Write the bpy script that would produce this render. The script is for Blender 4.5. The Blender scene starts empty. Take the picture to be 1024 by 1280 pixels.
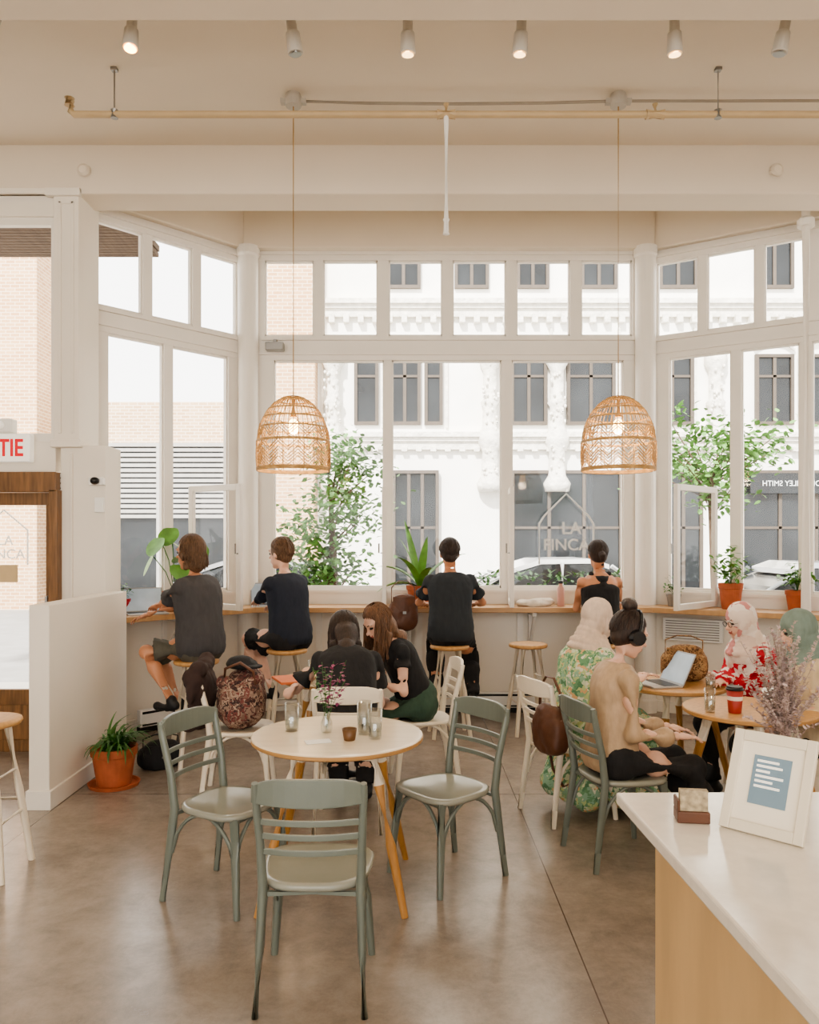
import bpy, math, random
from mathutils import Vector, Matrix
random.seed(7)
V=Vector
scn=bpy.context.scene
COL=scn.collection
rad=math.radians
sin,cos,pi=math.sin,math.cos,math.pi
try:
    scn.view_settings.view_transform='AgX'; scn.view_settings.look='AgX - Medium High Contrast'
except Exception as ex: print(ex)

# ------------------------------------------------------------ materials
def lin(h):
    h=h.lstrip('#'); o=[]
    for i in (0,2,4):
        c=int(h[i:i+2],16)/255
        o.append(c/12.92 if c<=.04045 else ((c+.055)/1.055)**2.4)
    return o
def nt(name):
    m=bpy.data.materials.new(name); m.use_nodes=True
    t=m.node_tree; b=t.nodes['Principled BSDF']
    return m,t,b
def M(name,h,rough=.6,metal=0,var=.08,scale=6,bump=0,bscale=80,emis=0,emc=None,stretch=None,coat=0,trans=0,bdist=.01):
    m,t,b=nt(name); c=lin(h)
    tc=t.nodes.new('ShaderNodeTexCoord')
    mp=t.nodes.new('ShaderNodeMapping'); t.links.new(tc.outputs['Object'],mp.inputs[0])
    if stretch: mp.inputs['Scale'].default_value=stretch
    n=t.nodes.new('ShaderNodeTexNoise'); n.inputs['Scale'].default_value=scale; n.inputs['Detail'].default_value=5
    t.links.new(mp.outputs[0],n.inputs['Vector'])
    r=t.nodes.new('ShaderNodeValToRGB')
    r.color_ramp.elements[0].position=.3; r.color_ramp.elements[1].position=.7
    r.color_ramp.elements[0].color=(*[x*(1-var) for x in c],1)
    r.color_ramp.elements[1].color=(*[min(1,x*(1+var)) for x in c],1)
    t.links.new(n.outputs['Fac'],r.inputs[0]); t.links.new(r.outputs[0],b.inputs['Base Color'])
    b.inputs['Roughness'].default_value=rough; b.inputs['Metallic'].default_value=metal
    if coat: b.inputs['Coat Weight'].default_value=coat
    if trans: b.inputs['Transmission Weight'].default_value=trans
    if emis:
        b.inputs['Emission Color'].default_value=(*(lin(emc) if emc else c),1); b.inputs['Emission Strength'].default_value=emis
    if bump:
        n2=t.nodes.new('ShaderNodeTexNoise'); n2.inputs['Scale'].default_value=bscale; n2.inputs['Detail'].default_value=4
        t.links.new(mp.outputs[0],n2.inputs['Vector'])
        bp=t.nodes.new('ShaderNodeBump'); bp.inputs['Strength'].default_value=bump; bp.inputs['Distance'].default_value=bdist
        t.links.new(n2.outputs['Fac'],bp.inputs['Height']); t.links.new(bp.outputs[0],b.inputs['Normal'])
    return m
def M_glass(name,tint=(1,1,1),gl=.06):
    m=bpy.data.materials.new(name); m.use_nodes=True; t=m.node_tree; t.nodes.clear()
    o=t.nodes.new('ShaderNodeOutputMaterial'); mx=t.nodes.new('ShaderNodeMixShader'); a=t.nodes.new('ShaderNodeBsdfTransparent'); g=t.nodes.new('ShaderNodeBsdfGlossy')
    a.inputs[0].default_value=(*tint,1); g.inputs['Roughness'].default_value=.03; mx.inputs[0].default_value=gl
    t.links.new(a.outputs[0],mx.inputs[1]); t.links.new(g.outputs[0],mx.inputs[2]); t.links.new(mx.outputs[0],o.inputs[0])
    return m
def M_brick(name,c1,c2,mortar,scale=1):
    m,t,b=nt(name)
    tc=t.nodes.new('ShaderNodeTexCoord'); s=t.nodes.new('ShaderNodeSeparateXYZ'); cb=t.nodes.new('ShaderNodeCombineXYZ'); ad=t.nodes.new('ShaderNodeMath'); ad.operation='ADD'
    t.links.new(tc.outputs['Object'],s.inputs[0]); t.links.new(s.outputs[0],ad.inputs[0]); t.links.new(s.outputs[1],ad.inputs[1]); t.links.new(ad.outputs[0],cb.inputs[0]); t.links.new(s.outputs[2],cb.inputs[1])
    br=t.nodes.new('ShaderNodeTexBrick'); t.links.new(cb.outputs[0],br.inputs['Vector'])
    br.inputs['Color1'].default_value=(*lin(c1),1); br.inputs['Color2'].default_value=(*lin(c2),1); br.inputs['Mortar'].default_value=(*lin(mortar),1)
    br.inputs['Scale'].default_value=scale; br.inputs['Brick Width'].default_value=.24; br.inputs['Row Height'].default_value=.09; br.inputs['Mortar Size'].default_value=.01
    t.links.new(br.outputs[0],b.inputs['Base Color']); b.inputs['Roughness'].default_value=.85
    return m
def M_floor():
    m,t,b=nt('polished_concrete')
    tc=t.nodes.new('ShaderNodeTexCoord')
    n=t.nodes.new('ShaderNodeTexNoise'); n.inputs['Scale'].default_value=.7; n.inputs['Detail'].default_value=3; n.inputs['Roughness'].default_value=.5; n.inputs['Distortion'].default_value=.6
    n3=t.nodes.new('ShaderNodeTexNoise'); n3.inputs['Scale'].default_value=5; n3.inputs['Detail'].default_value=10; n3.inputs['Roughness'].default_value=.8; n3.inputs['Distortion'].default_value=.2
    for q in (n,n3): t.links.new(tc.outputs['Object'],q.inputs['Vector'])
    av=t.nodes.new('ShaderNodeMixRGB'); av.inputs[0].default_value=.6; t.links.new(n.outputs['Fac'],av.inputs[1]); t.links.new(n3.outputs['Fac'],av.inputs[2])
    r=t.nodes.new('ShaderNodeValToRGB'); e=r.color_ramp.elements
    e[0].position=.34; e[0].color=(*lin('766A5F'),1); e[1].position=.68; e[1].color=(*lin('A89D92'),1)
    q=e.new(.5); q.color=(*lin('92867A'),1)
    t.links.new(av.outputs[0],r.inputs[0])
    s=t.nodes.new('ShaderNodeSeparateXYZ'); t.links.new(tc.outputs['Object'],s.inputs[0])
    def groove(out,pos,w):
        a=t.nodes.new('ShaderNodeMath'); a.operation='COMPARE'; a.inputs[1].default_value=pos; a.inputs[2].default_value=w
        t.links.new(out,a.inputs[0]); return a.outputs[0]
    g1=groove(s.outputs[0],.70,.003); g2=groove(s.outputs[1],5.35,.004); g3=groove(s.outputs[0],-2.25,.003)
    m1=t.nodes.new('ShaderNodeMath'); m1.operation='MAXIMUM'; t.links.new(g1,m1.inputs[0]); t.links.new(g2,m1.inputs[1])
    m2=t.nodes.new('ShaderNodeMath'); m2.operation='MAXIMUM'; t.links.new(m1.outputs[0],m2.inputs[0]); t.links.new(g3,m2.inputs[1])
    mj=t.nodes.new('ShaderNodeMixRGB'); mj.inputs[2].default_value=(*lin('584b40'),1)
    t.links.new(m2.outputs[0],mj.inputs[0]); t.links.new(r.outputs[0],mj.inputs[1]); t.links.new(mj.outputs[0],b.inputs['Base Color'])
    rr=t.nodes.new('ShaderNodeMapRange'); rr.inputs[1].default_value=.3; rr.inputs[2].default_value=.7; rr.inputs[3].default_value=.30; rr.inputs[4].default_value=.17
    t.links.new(av.outputs[0],rr.inputs[0]); t.links.new(rr.outputs[0],b.inputs['Roughness'])
    return m
def M_vor(name,cols,scale=14,rough=.8):
    m,t,b=nt(name)
    tc=t.nodes.new('ShaderNodeTexCoord'); v=t.nodes.new('ShaderNodeTexVoronoi'); v.inputs['Scale'].default_value=scale
    n=t.nodes.new('ShaderNodeTexNoise'); n.inputs['Scale'].default_value=scale*.6
    mx=t.nodes.new('ShaderNodeMixRGB'); mx.inputs[0].default_value=.12
    t.links.new(tc.outputs['Object'],n.inputs['Vector']); t.links.new(tc.outputs['Object'],mx.inputs[1]); t.links.new(n.outputs['Color'],mx.inputs[2]); t.links.new(mx.outputs[0],v.inputs['Vector'])
    s=t.nodes.new('ShaderNodeSeparateXYZ'); t.links.new(v.outputs['Color'],s.inputs[0])
    r=t.nodes.new('ShaderNodeValToRGB'); r.color_ramp.interpolation='CONSTANT'
    e=r.color_ramp.elements; e[0].color=(*lin(cols[0]),1); e[1].position=1/len(cols); e[1].color=(*lin(cols[1]),1)
    for i,c in enumerate(cols[2:]):
        q=e.new((i+2)/len(cols)); q.color=(*lin(c),1)
    t.links.new(s.outputs[0],r.inputs[0]); t.links.new(r.outputs[0],b.inputs['Base Color']); b.inputs['Roughness'].default_value=rough
    return m

WALL=M('warm_white_paint','E9E0D2',.6,var=.02,scale=2,bump=.04,bscale=30)
CEIL=M('ceiling_paint','DFD3C1',.8,var=.02,scale=1.5)
TRIM=M('white_trim_paint','E8E1D6',.45,var=.02,scale=4)
FLOOR=M_floor()
GLASS=M_glass('clear_glass',gl=.014)
GLASS2=M_glass('drinking_glass',(.93,.94,.93),.2)
SAGE=M('sage_grey_paint','6F756C',.3,var=.06,scale=5,bump=.04)
SAGESEAT=M('sage_seat_paint','939387',.18,var=.06,scale=5)
CREAM=M('cream_chair_paint','E6DAC6',.45,var=.05,scale=5)
WOODL=M('light_beech_wood','C29560',.45,var=.15,scale=4,stretch=(10,10,1))
WOODH=M('honey_wood_legs','B5844A',.4,var=.15,scale=4,stretch=(10,10,1))
TABLETOP=M('pale_ash_tabletop','E6D5BC',.18,var=.05,scale=3,stretch=(1,8,1))
TABLEEDGE=M('plywood_edge','B88C58',.5,var=.2,scale=4,stretch=(1,1,30))
BIRCH=M('birch_plywood','CFAF82',.45,var=.1,scale=2.5,stretch=(3,3,.7),bump=.03)
QUARTZ=M('white_quartz','E6DED2',.12,var=.04,scale=30)
DARKWOOD=M('brown_varnished_wood','7A5734',.4,var=.35,scale=4,stretch=(12,12,1))
BARTOP=M('bar_top_wood','BE966A',.4,var=.12,scale=3,stretch=(1,10,1))
METAL=M('grey_metal','9A9894',.35,.8,var=.04)
PIPE=M('painted_pipe','BFA680',.5,var=.05)
BLACK=M('black_plastic','151414',.4,var=.1)
HPHONE=M('headphone_plastic','1E1F22',.25,var=.05)
WHITEP=M('white_plastic','EDEAE4',.35,var=.02)
FIXT=M('fixture_grey_white','B8B1A6',.35,var=.02)
TERRA=M('terracotta','A75A38',.75,var=.15,scale=12,bump=.1)
SOIL=M('potting_soil','2B1E15',.95,var=.4,scale=60)
LEAF=M('green_leaf','3F6B2B',.5,var=.35,scale=10)
LEAF2=M('bright_leaf','5F8F3A',.45,var=.3,scale=12)
TREELEAF=M('tree_leaf','5C8440',.6,var=.45,scale=3)
BARK=M('bark','5C4A3A',.9,var=.3,scale=12)
WICKER=M('rattan','C09A66',.55,var=.25,scale=30)
BULB=M('bulb_glow','FFE0B0',.3,var=0,emis=16,emc='FFC980')
LAMPON=M('spot_glow','FFE2B0',.3,var=0,emis=4,emc='FFCf90')
LAMPHOT=M('spot_glow_warm','FFD28A',.3,var=0,emis=22,emc='FFB050')
REDP=M('red_paint','B3202A',.4,var=.05)
SIGNFACE=M('sign_face','F6F1E6',.4,var=.02,emis=.35)
VINYL=M('white_vinyl','DADCDA',.6,var=.02)
SIGNRED=M('sign_red','D2202C',.4,var=0,emis=.4)
SKIN=M('skin_light','DDB199',.5,var=.06,scale=12)
SKIN2=M('skin_tan','C58B69',.5,var=.06,scale=12)
LIP=M('lips','A65A50',.45,var=.05)
EYE=M('eye_dark','20140f',.2,var=0)
def hairm(n,h): return M(n,h,.5,var=.55,scale=9,stretch=(14,14,2),bump=.35,bscale=60)
H_BR=hairm('brown_hair','654A34'); H_DK=hairm('dark_hair','34251C'); H_MB=hairm('chestnut_hair','6E4E36'); H_BK=hairm('black_hair','36271F')
def cloth(n,h,rough=.9): return M(n,h,rough,var=.10,scale=8,bump=.6,bscale=2.2,stretch=(4,4,1.6),bdist=.035)
C_CHAR=cloth('charcoal_cotton','444243'); C_NAVY=cloth('navy_knit','232834'); C_BLACK=cloth('black_cotton','242324'); C_SLATE=cloth('slate_tshirt','2F3337'); C_GREEN=cloth('dark_green_cloth','3C5244')
C_TAN=cloth('tan_blouse','B3987A',.6); C_SHORT=cloth('olive_shorts','5B574C'); C_BEIGE=cloth('beige_scarf','D3BEAC'); C_MINT=cloth('sage_scarf','7A8A80'); C_RED=M_vor('red_white_print',['C22436','B01F30','F0E4DC','C22436','A81C2C'],26)
C_WHITE=M_vor('pale_scarf_print',['E3D2C4','E8DCD2','DDC8BA','C98A86','E8DCD2'],18); C_CREAM=cloth('cream_knit','C9B596'); C_BROWN=M('brown_leather','5E3B28',.5,var=.2,scale=12,bump=.15)
C_FLORAL=M_vor('floral_print',['6E9A72','C9D2B4','8CB08A','B7C58C','5B8764','D6AC7E','8FB296','DCD9C4'],38)
C_MASK=cloth('slate_mask','35405A'); COAT=cloth('dark_brown_wool','3A2A26')
PATT=M_vor('woven_bag_pattern',['7A5E50','5A3A34','8F7666','3A2826','74413C','A68E7C'],48)
PATT2=M_vor('basket_weave',['8A6642','6B4A2E','A58258','54381F','93714A'],55)
SHOE=M('black_sneaker','1c1c1e',.6,var=.1)
FACW=M('white_stone','F1EEE7',.8,var=.06,scale=1.2,bump=.4,bscale=3)
FACD=M('carved_stone','E0DBD0',.85,var=.14,scale=6,bump=.8,bscale=7,bdist=.06)
DKGLASS=M('dark_window_glass','26292b',.12,var=.5,scale=.8)
DKFRAME=M('dark_window_frame','544a40',.6,var=.1)
BRICKT=M_brick('tan_brick','CBB08F','BB9C7A','DFD2C0')
BRICKO=M_brick('orange_brick','C6A27C','B8906A','D6C4AC')
ASPH=M('asphalt','8f8c88',.9,var=.1,scale=3)
CONC=M('sidewalk','A5A098',.9,var=.06,scale=3)
LOUV=M('grey_louvre','A7A49F',.6,var=.08)
CANOPY=M('canopy_boards','6b5a4c',.8,var=.2,scale=3,stretch=(20,1,1))

# ------------------------------------------------------------ mesh builder
def basis(d):
    d=d.normalized(); up=V((0,0,1)) if abs(d.z)<.95 else V((1,0,0))
    a=d.cross(up).normalized(); b=a.cross(d).normalized()
    return a,b
class MB:
    def __init__(s): s.v=[];s.f=[];s.m=[];s.mi=0
    def _f(s,fs):
        s.f+=fs; s.m+=[s.mi]*len(fs)
    def box(s,x0,x1,y0,y1,z0,z1,mat=None):
        i=len(s.v); vs=[V((x,y,z)) for x in (x0,x1) for y in (y0,y1) for z in (z0,z1)]
        if mat: vs=[mat@q for q in vs]
        s.v+=vs
        s._f([tuple(i+k for k in q) for q in ((0,1,3,2),(4,6,7,5),(0,4,5,1),(2,3,7,6),(0,2,6,4),(1,5,7,3))]); return s
    def tube(s,pts,r,n=8,caps=True,closed=False,sq=None,sep=True):
        pts=[V(p) for p in pts]; k=len(pts)
        if not isinstance(r,(list,tuple)): r=[r]*k
        i0=len(s.v); pa=None
        for j,p in enumerate(pts):
            if closed: d=pts[(j+1)%k]-pts[j-1]
            else: d=pts[min(j+1,k-1)]-pts[max(j-1,0)]
            if d.length<1e-9: d=V((0,0,1))
            d.normalize()
            if pa is None: a,b=basis(d)
            else:
                a=pa-d*pa.dot(d)
                if a.length<1e-6: a,b=basis(d)
                a.normalize(); b=d.cross(a)
            pa=a
            for q in range(n):
                t=2*pi*q/n+(pi/n if n==4 else 0); rx=r[j]; ry=r[j]*(sq if sq else 1)
                s.v.append(p+a*cos(t)*rx+b*sin(t)*ry)
        fs=[]
        for j in range(k if closed else k-1):
            for q in range(n):
                A=i0+j*n; B=i0+((j+1)%k)*n; fs.append((A+q,A+(q+1)%n,B+(q+1)%n,B+q))
        if caps and not closed:
            if sep:
                c0=len(s.v); s.v+=[s.v[i0+q].copy() for q in range(n)]+[s.v[i0+(k-1)*n+q].copy() for q in range(n)]
                fs.append(tuple(c0+q for q in range(n))[::-1]); fs.append(tuple(c0+n+q for q in range(n)))
            else:
                fs.append(tuple(i0+q for q in range(n))[::-1]); fs.append(tuple(i0+(k-1)*n+q for q in range(n)))
        s._f(fs); return s
    def ell(s,c,r,R=None,nu=16,nv=10,e=1.0):
        if not isinstance(r,(tuple,list)): r=(r,r,r)
        c=V(c); i=len(s.v)
        def pw(x): return math.copysign(abs(x)**e,x)
        s.v.append(c+((R@V((0,0,r[2]))) if R else V((0,0,r[2]))))
        for j in range(1,nv):
            th=pi*j/nv
            for k in range(nu):
                ph=2*pi*k/nu
                p=V((r[0]*pw(sin(th))*pw(cos(ph)),r[1]*pw(sin(th))*pw(sin(ph)),r[2]*pw(cos(th))))
                s.v.append(c+((R@p) if R else p))
        s.v.append(c+((R@V((0,0,-r[2]))) if R else V((0,0,-r[2]))))
        L=len(s.v)-1; fs=[]
        for k in range(nu): fs.append((i,i+1+k,i+1+(k+1)%nu))
        for j in range(nv-2):
            for k in range(nu):
                A=i+1+j*nu; fs.append((A+k,A+nu+k,A+nu+(k+1)%nu,A+(k+1)%nu))
        A=i+1+(nv-2)*nu
        for k in range(nu): fs.append((A+k,L,A+(k+1)%nu))
        s._f(fs); return s
    def eloft(s,secs,n=24,e=.85):
        i=len(s.v)
        def pw(x): return math.copysign(abs(x)**e,x)
        for c,R,rx,ry in secs:
            for k in range(n):
                t=2*pi*k/n; s.v.append(V(c)+R@V((rx*pw(cos(t)),ry*pw(sin(t)),0)))
        fs=[]
        for j in range(len(secs)-1):
            for k in range(n):
                A=i+j*n; fs.append((A+k,A+(k+1)%n,A+n+(k+1)%n,A+n+k))
        fs.append(tuple(i+k for k in range(n))[::-1]); fs.append(tuple(i+(len(secs)-1)*n+k for k in range(n)))
        s._f(fs); return s
    def cap(s,p0,r0,p1,r1,n=12,ends=(1,1)):
        p0=V(p0);p1=V(p1)
        s.tube([p0,p1],[r0,r1],n,sep=False)
        if ends[0]: s.ell(p0,r0*.995,nu=12,nv=8)
        if ends[1]: s.ell(p1,r1*.995,nu=12,nv=8)
        return s
    def lathe(s,prof,n=24,c=(0,0,0)):
        i=len(s.v); c=V(c)
        for r,z in prof:
            for k in range(n):
                t=2*pi*k/n; s.v.append(c+V((r*cos(t),r*sin(t),z)))
        fs=[]
        for j in range(len(prof)-1):
            for k in range(n):
                A=i+j*n; fs.append((A+k,A+(k+1)%n,A+n+(k+1)%n,A+n+k))
        fs.append(tuple(i+k for k in range(n))[::-1]); fs.append(tuple(i+(len(prof)-1)*n+k for k in range(n)))
        s._f(fs); return s
    def prism(s,poly,z0,z1):
        i=len(s.v);n=len(poly)
        s.v+=[V((x,y,z0)) for x,y in poly]+[V((x,y,z1)) for x,y in poly]
        s._f([tuple(range(i+n-1,i-1,-1)),tuple(range(i+n,i+2*n))]+[(i+k,i+(k+1)%n,i+n+(k+1)%n,i+n+k) for k in range(n)]); return s
    def ribbon(s,pts,h,th):
        i=len(s.v);n=len(pts)
        for j,p in enumerate(pts):
            p=V(p); d=V(pts[min(j+1,n-1)])-V(pts[max(j-1,0)]); nn=V((-d.y,d.x,0)).normalized()*th/2
            lo,hi=h[j] if isinstance(h,list) else h
            s.v+=[p+nn+V((0,0,lo)),p-nn+V((0,0,lo)),p-nn+V((0,0,hi)),p+nn+V((0,0,hi))]
        fs=[]
        for j in range(n-1):
            for k in range(4):
                A=i+j*4; fs.append((A+k,A+(k+1)%4,A+4+(k+1)%4,A+4+k))
        fs+=[(i+3,i+2,i+1,i),(i+(n-1)*4,i+(n-1)*4+1,i+(n-1)*4+2,i+(n-1)*4+3)]
        s._f(fs); return s
    def blade(s,p,az,el,L,w,droop,n=7,fold=.15):
        p=V(p); i=len(s.v); h=V((cos(az),sin(az),0)); side=V((-sin(az),cos(az),0))
        cur=p.copy(); e=el
        for j in range(n+1):
            t=j/n; ww=w*(sin(pi*min(1,(t*.82+.18)))**.8)*.5
            if j==n: ww=.0008
            s.v+=[cur-side*ww+V((0,0,fold*ww)),cur.copy(),cur+side*ww+V((0,0,fold*ww))]
            cur=cur+(h*cos(e)+V((0,0,1))*sin(e))*(L/n); e-=droop/n
        fs=[]
        for j in range(n):
            A=i+j*3; fs+=[(A,A+1,A+4,A+3),(A+1,A+2,A+5,A+4)]
        s._f(fs); return s
    def leaf(s,p,R,L,w):
        i=len(s.v)
        for x,y,z in ((0,0,0),(.25,.42,.03),(.6,.4,.02),(1,0,-.08),(.6,-.4,.02),(.25,-.42,.03),(.5,0,-.03)):
            s.v.append(V(p)+R@V((x*L,y*w,z*L)))
        s._f([(i,i+6,i+1),(i+1,i+6,i+2),(i+2,i+6,i+3),(i+3,i+6,i+4),(i+4,i+6,i+5),(i+5,i+6,i)]); return s
    def mesh(s,name):
        me=bpy.data.meshes.new(name); me.from_pydata([tuple(q) for q in s.v],[],s.f)
        for p,k in zip(me.polygons,s.m): p.material_index=k
        me.update(); return me
    def build(s,name,mats,parent=None,label=None,cat=None,smooth=False,bevel=0,loc=None,rotz=0,kind=None,group=None):
        me=s.mesh(name)
        return mkobj(name,me,mats,parent,label,cat,smooth,bevel,loc,rotz,kind,group)
def mkobj(name,me,mats,parent=None,label=None,cat=None,smooth=False,bevel=0,loc=None,rotz=0,kind=None,group=None):
    o=bpy.data.objects.new(name,me); COL.objects.link(o)
    if not isinstance(mats,(list,tuple)): mats=[mats]
    for m in mats: me.materials.append(m)
    if smooth:
        for p in me.polygons: p.use_smooth=True
    if bevel:
        b=o.modifiers.new('bevel','BEVEL'); b.width=bevel; b.segments=2; b.limit_method='ANGLE'
    if parent: o.parent=parent
    if loc: o.location=loc
    o.rotation_euler.z=rotz
    if label: o['label']=label
    if cat: o['category']=cat
    if kind: o['kind']=kind
    if group: o['group']=group
    return o
def thing(name,label,cat,loc=(0,0,0),rotz=0,group=None):
    o=bpy.data.objects.new(name,None); COL.objects.link(o); o.empty_display_size=.1
    o.location=loc; o.rotation_euler.z=rotz; o['label']=label; o['category']=cat
    if group: o['group']=group
    return o
def dup(src,loc,rotz,label=None):
    o=src.copy(); COL.objects.link(o); o.location=loc; o.rotation_euler.z=rotz
    if label: o['label']=label
    def rec(a,b):
        for c in list(a.children):
            d=c.copy(); COL.objects.link(d); d.parent=b; rec(c,d)
    rec(src,o); return o
def structure(mb,name,mat,bevel=0,smooth=False): return mb.build(name,mat,kind='structure',bevel=bevel,smooth=smooth)
def text(body,size,mat,loc,rot,parent=None,name='lettering',align='CENTER',ext=.002,sx=1,bold=0):
    c=bpy.data.curves.new(name,'FONT'); c.body=body; c.size=size; c.extrude=ext; c.align_x=align; c.offset=bold
    t=bpy.data.objects.new('tmp_text',c); COL.objects.link(t)
    dg=bpy.context.evaluated_depsgraph_get(); me=bpy.data.meshes.new_from_object(t.evaluated_get(dg)); bpy.data.objects.remove(t)
    me.materials.clear(); me.materials.append(mat)
    for v in me.vertices: v.co.x*=sx
    o=bpy.data.objects.new(name,me); COL.objects.link(o); o.location=loc; o.rotation_euler=rot
    if parent: o.parent=parent
    return o

# ------------------------------------------------------------ room shell
structure(MB().box(-5.6,5.2,-6,8.05,-.1,0),'floor',FLOOR)
structure(MB().box(-5.6,5.2,-6,6.75,4.85,5.05),'ceiling',CEIL)
structure(MB().box(-5.6,5.2,6.75,8.3,4.97,5.1),'ceiling_bay',CEIL)
structure(MB().box(-5.6,-5.45,-6,6.4,0,4.85),'wall_left',WALL)
structure(MB().box(5.05,5.2,-6,6.6,0,4.85),'wall_right',WALL)
structure(MB().box(-5.6,5.2,6.38,6.72,4.46,4.97),'trim_1',CEIL,bevel=.012)
structure(MB().box(-5.6,5.2,3.9,4.38,4.54,4.97),'trim_2',CEIL,bevel=.012)

def framewall(name,p0,p1,z0,z1,rows,th=.1):
    p0=V((*p0,0));p1=V((*p1,0)); L=(p1-p0).length; d=(p1-p0).normalized(); n=V((-d.y,d.x,0))
    MT=Matrix(((d.x,n.x,0,p0.x),(d.y,n.y,0,p0.y),(0,0,1,0),(0,0,0,1)))
    mb=MB(); z=z0
    for zl,zh,hs in rows:
        if zl>z: mb.box(0,L,0,th,z,zl,MT)
        u=0
        for a,b in hs:
            mb.box(u,a,.006,th-.006,zl,zh,MT); u=b
            for q in ((a,a+.014,zl,zh),(b-.014,b,zl,zh),(a,b,zl,zl+.022),(a,b,zh-.016,zh)):
                mb.box(q[0],q[1],.03,th-.03,q[2],q[3],MT)
        mb.box(u,L,.006,th-.006,zl,zh,MT); z=zh
    if z<z1: mb.box(0,L,0,th,z,z1,MT)
    for zl,zh,hs in rows:
        mb.box(0,L,-.025,.01,zh+.05,zh+.08,MT)
        mb.box(hs[0][0]-.03,hs[-1][1]+.03,-.03,.02,zl-.045,zl-.015,MT)
    w=structure(mb,name,TRIM)
    g=MB()
    for zl,zh,hs in rows:
        for a,b in hs: g.box(a,b,th/2-.003,th/2+.003,zl,zh,MT)
    g.build('window_glass',GLASS,parent=w)
    return w,MT
L0,L1=(-2.76,6.78),(-1.64,8.0)
R0,R1=(2.42,8.0),(4.4,6.75)
framewall('window_1',L0,L1,1.0,4.58,[(1.21,3.5,[(.22,.76),(.85,1.46)]),(3.72,4.46,[(.12,.55),(.64,1.06),(1.15,1.57)])])
framewall('window_2',L1,R0,1.0,4.58,[(1.22,3.5,[(.28,1.384),(1.464,2.56),(2.664,3.784)]),
   (3.74,4.5,[(.19,.68),(.776,1.32),(1.432,1.968),(2.072,2.608),(2.712,3.248),(3.36,3.87)])])
framewall('window_3',R0,R1,1.0,4.58,[(1.21,3.5,[(.17,.75),(.84,1.34),(1.44,2.1)]),(3.72,4.46,[(.05,.45),(.53,.96),(1.04,1.4),(1.5,2.1)])])
def seg(name,p0,p1,z0,z1,a,b,mat,bevel=0):
    p0=V((*p0,0));p1=V((*p1,0)); L=(p1-p0).length; d=(p1-p0).normalized(); n=V((-d.y,d.x,0))
    MT=Matrix(((d.x,n.x,0,p0.x),(d.y,n.y,0,p0.y),(0,0,1,0),(0,0,0,1)))
    return structure(MB().box(0,L,a,b,z0,z1,MT),name,mat,bevel),MT
for i,(a,b) in enumerate(((L0,L1),(L1,R0),(R0,R1))):
    nm=['left','front','right'][i]
    seg('wall_bay_'+nm,a,b,0,1.0,-.02,.12,WALL)
    seg('trim_%d'%(3+i),a,b,4.58,4.97,-.12 if i==1 else -.08,.12,CEIL,.01)
    seg('baseboard_'+nm,a,b,0,.11,-.045,-.02,TRIM,.004)
structure(MB().lathe([(.11,0),(.11,.12),(.1,.14),(.1,4.5),(.115,4.52),(.115,4.6)],24,(-1.6,7.93,0)),'trim_6',TRIM)
structure(MB().lathe([(.11,0),(.11,.12),(.1,.14),(.1,4.5),(.115,4.52),(.115,4.6)],24,(2.34,7.93,0)),'trim_7',TRIM)
pb=MB()
for x in (-.9,.1,1.1,2.0): pb.box(x-.03,x+.03,7.95,7.985,.1,1.0)
structure(pb,'trim_8',TRIM)
dw=MB()
dw.box(-5.5,-2.84,6.42,6.55,4.30,4.5).box(-5.5,-3.95,6.42,6.55,0,2.3).box(-5.5,-2.84,6.42,6.55,2.25,2.49)
dw.box(-2.84,-2.64,6.38,6.8,2.48,4.5).box(-2.86,-2.62,6.36,6.8,2.44,2.5).box(-2.80,-2.44,6.42,6.76,0,2.46).box(-3.95,-3.75,6.42,6.55,0,2.3)
dw.box(-2.86,-2.84,6.46,6.5,2.49,4.3).box(-2.9,-2.62,6.35,6.4,4.44,4.5).box(-5.5,-2.62,6.36,6.42,4.46,4.5)
dw.box(-2.80,-2.775,6.37,6.38,2.55,4.40).box(-2.70,-2.675,6.37,6.38,2.55,4.40).box(-2.80,-2.675,6.37,6.38,4.38,4.40).box(-2.72,-2.70,6.405,6.42,0,2.40)
structure(dw,'wall_entrance',WALL,bevel=.006)
wf=MB()
wf.box(-5.4,-2.84,6.45,6.51,2.49,2.56).box(-5.4,-2.84,6.45,6.51,4.24,4.30).box(-2.89,-2.84,6.45,6.51,2.56,4.24).box(-4.1,-4.03,6.45,6.51,2.56,4.24)
w=structure(wf,'window_4',TRIM)
MB().box(-5.4,-2.89,6.475,6.485,2.5,4.28).build('window_glass',GLASS,parent=w)
d=MB()
d.box(-3.75,-2.80,6.33,6.42,2.08,2.24).box(-2.86,-2.79,6.33,6.5,0,2.1).box(-3.75,-3.66,6.33,6.5,0,2.1)
d=structure(d,'trim_9',DARKWOOD,bevel=.006)
dm=MB()
dm.box(-3.66,-2.86,6.42,6.47,0,.50).box(-3.66,-2.86,6.42,6.47,1.98,2.08).box(-3.66,-3.55,6.42,6.47,.50,1.98).box(-2.92,-2.86,6.42,6.47,.50,1.98).box(-3.5,-3.0,6.405,6.42,.1,.38)
door=structure(dm,'door_1',DARKWOOD,bevel=.005)
MB().box(-3.55,-2.92,6.44,6.45,.50,1.98).build('door_glass',GLASS,parent=door)
MB().tube([(-2.89,6.42,.95),(-2.89,6.36,.95),(-2.89,6.36,1.25),(-2.89,6.42,1.25)],.01).build('handle',METAL,parent=door,label='metal pull handle')
MB().tube([(-3.45,6.43,1.5),(-3.45,6.43,1.78),(-3.26,6.43,1.94),(-3.07,6.43,1.78),(-3.07,6.43,1.5)],.007,6).build('outline',SIGNFACE,parent=door,label='white house-shaped outline')
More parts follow.
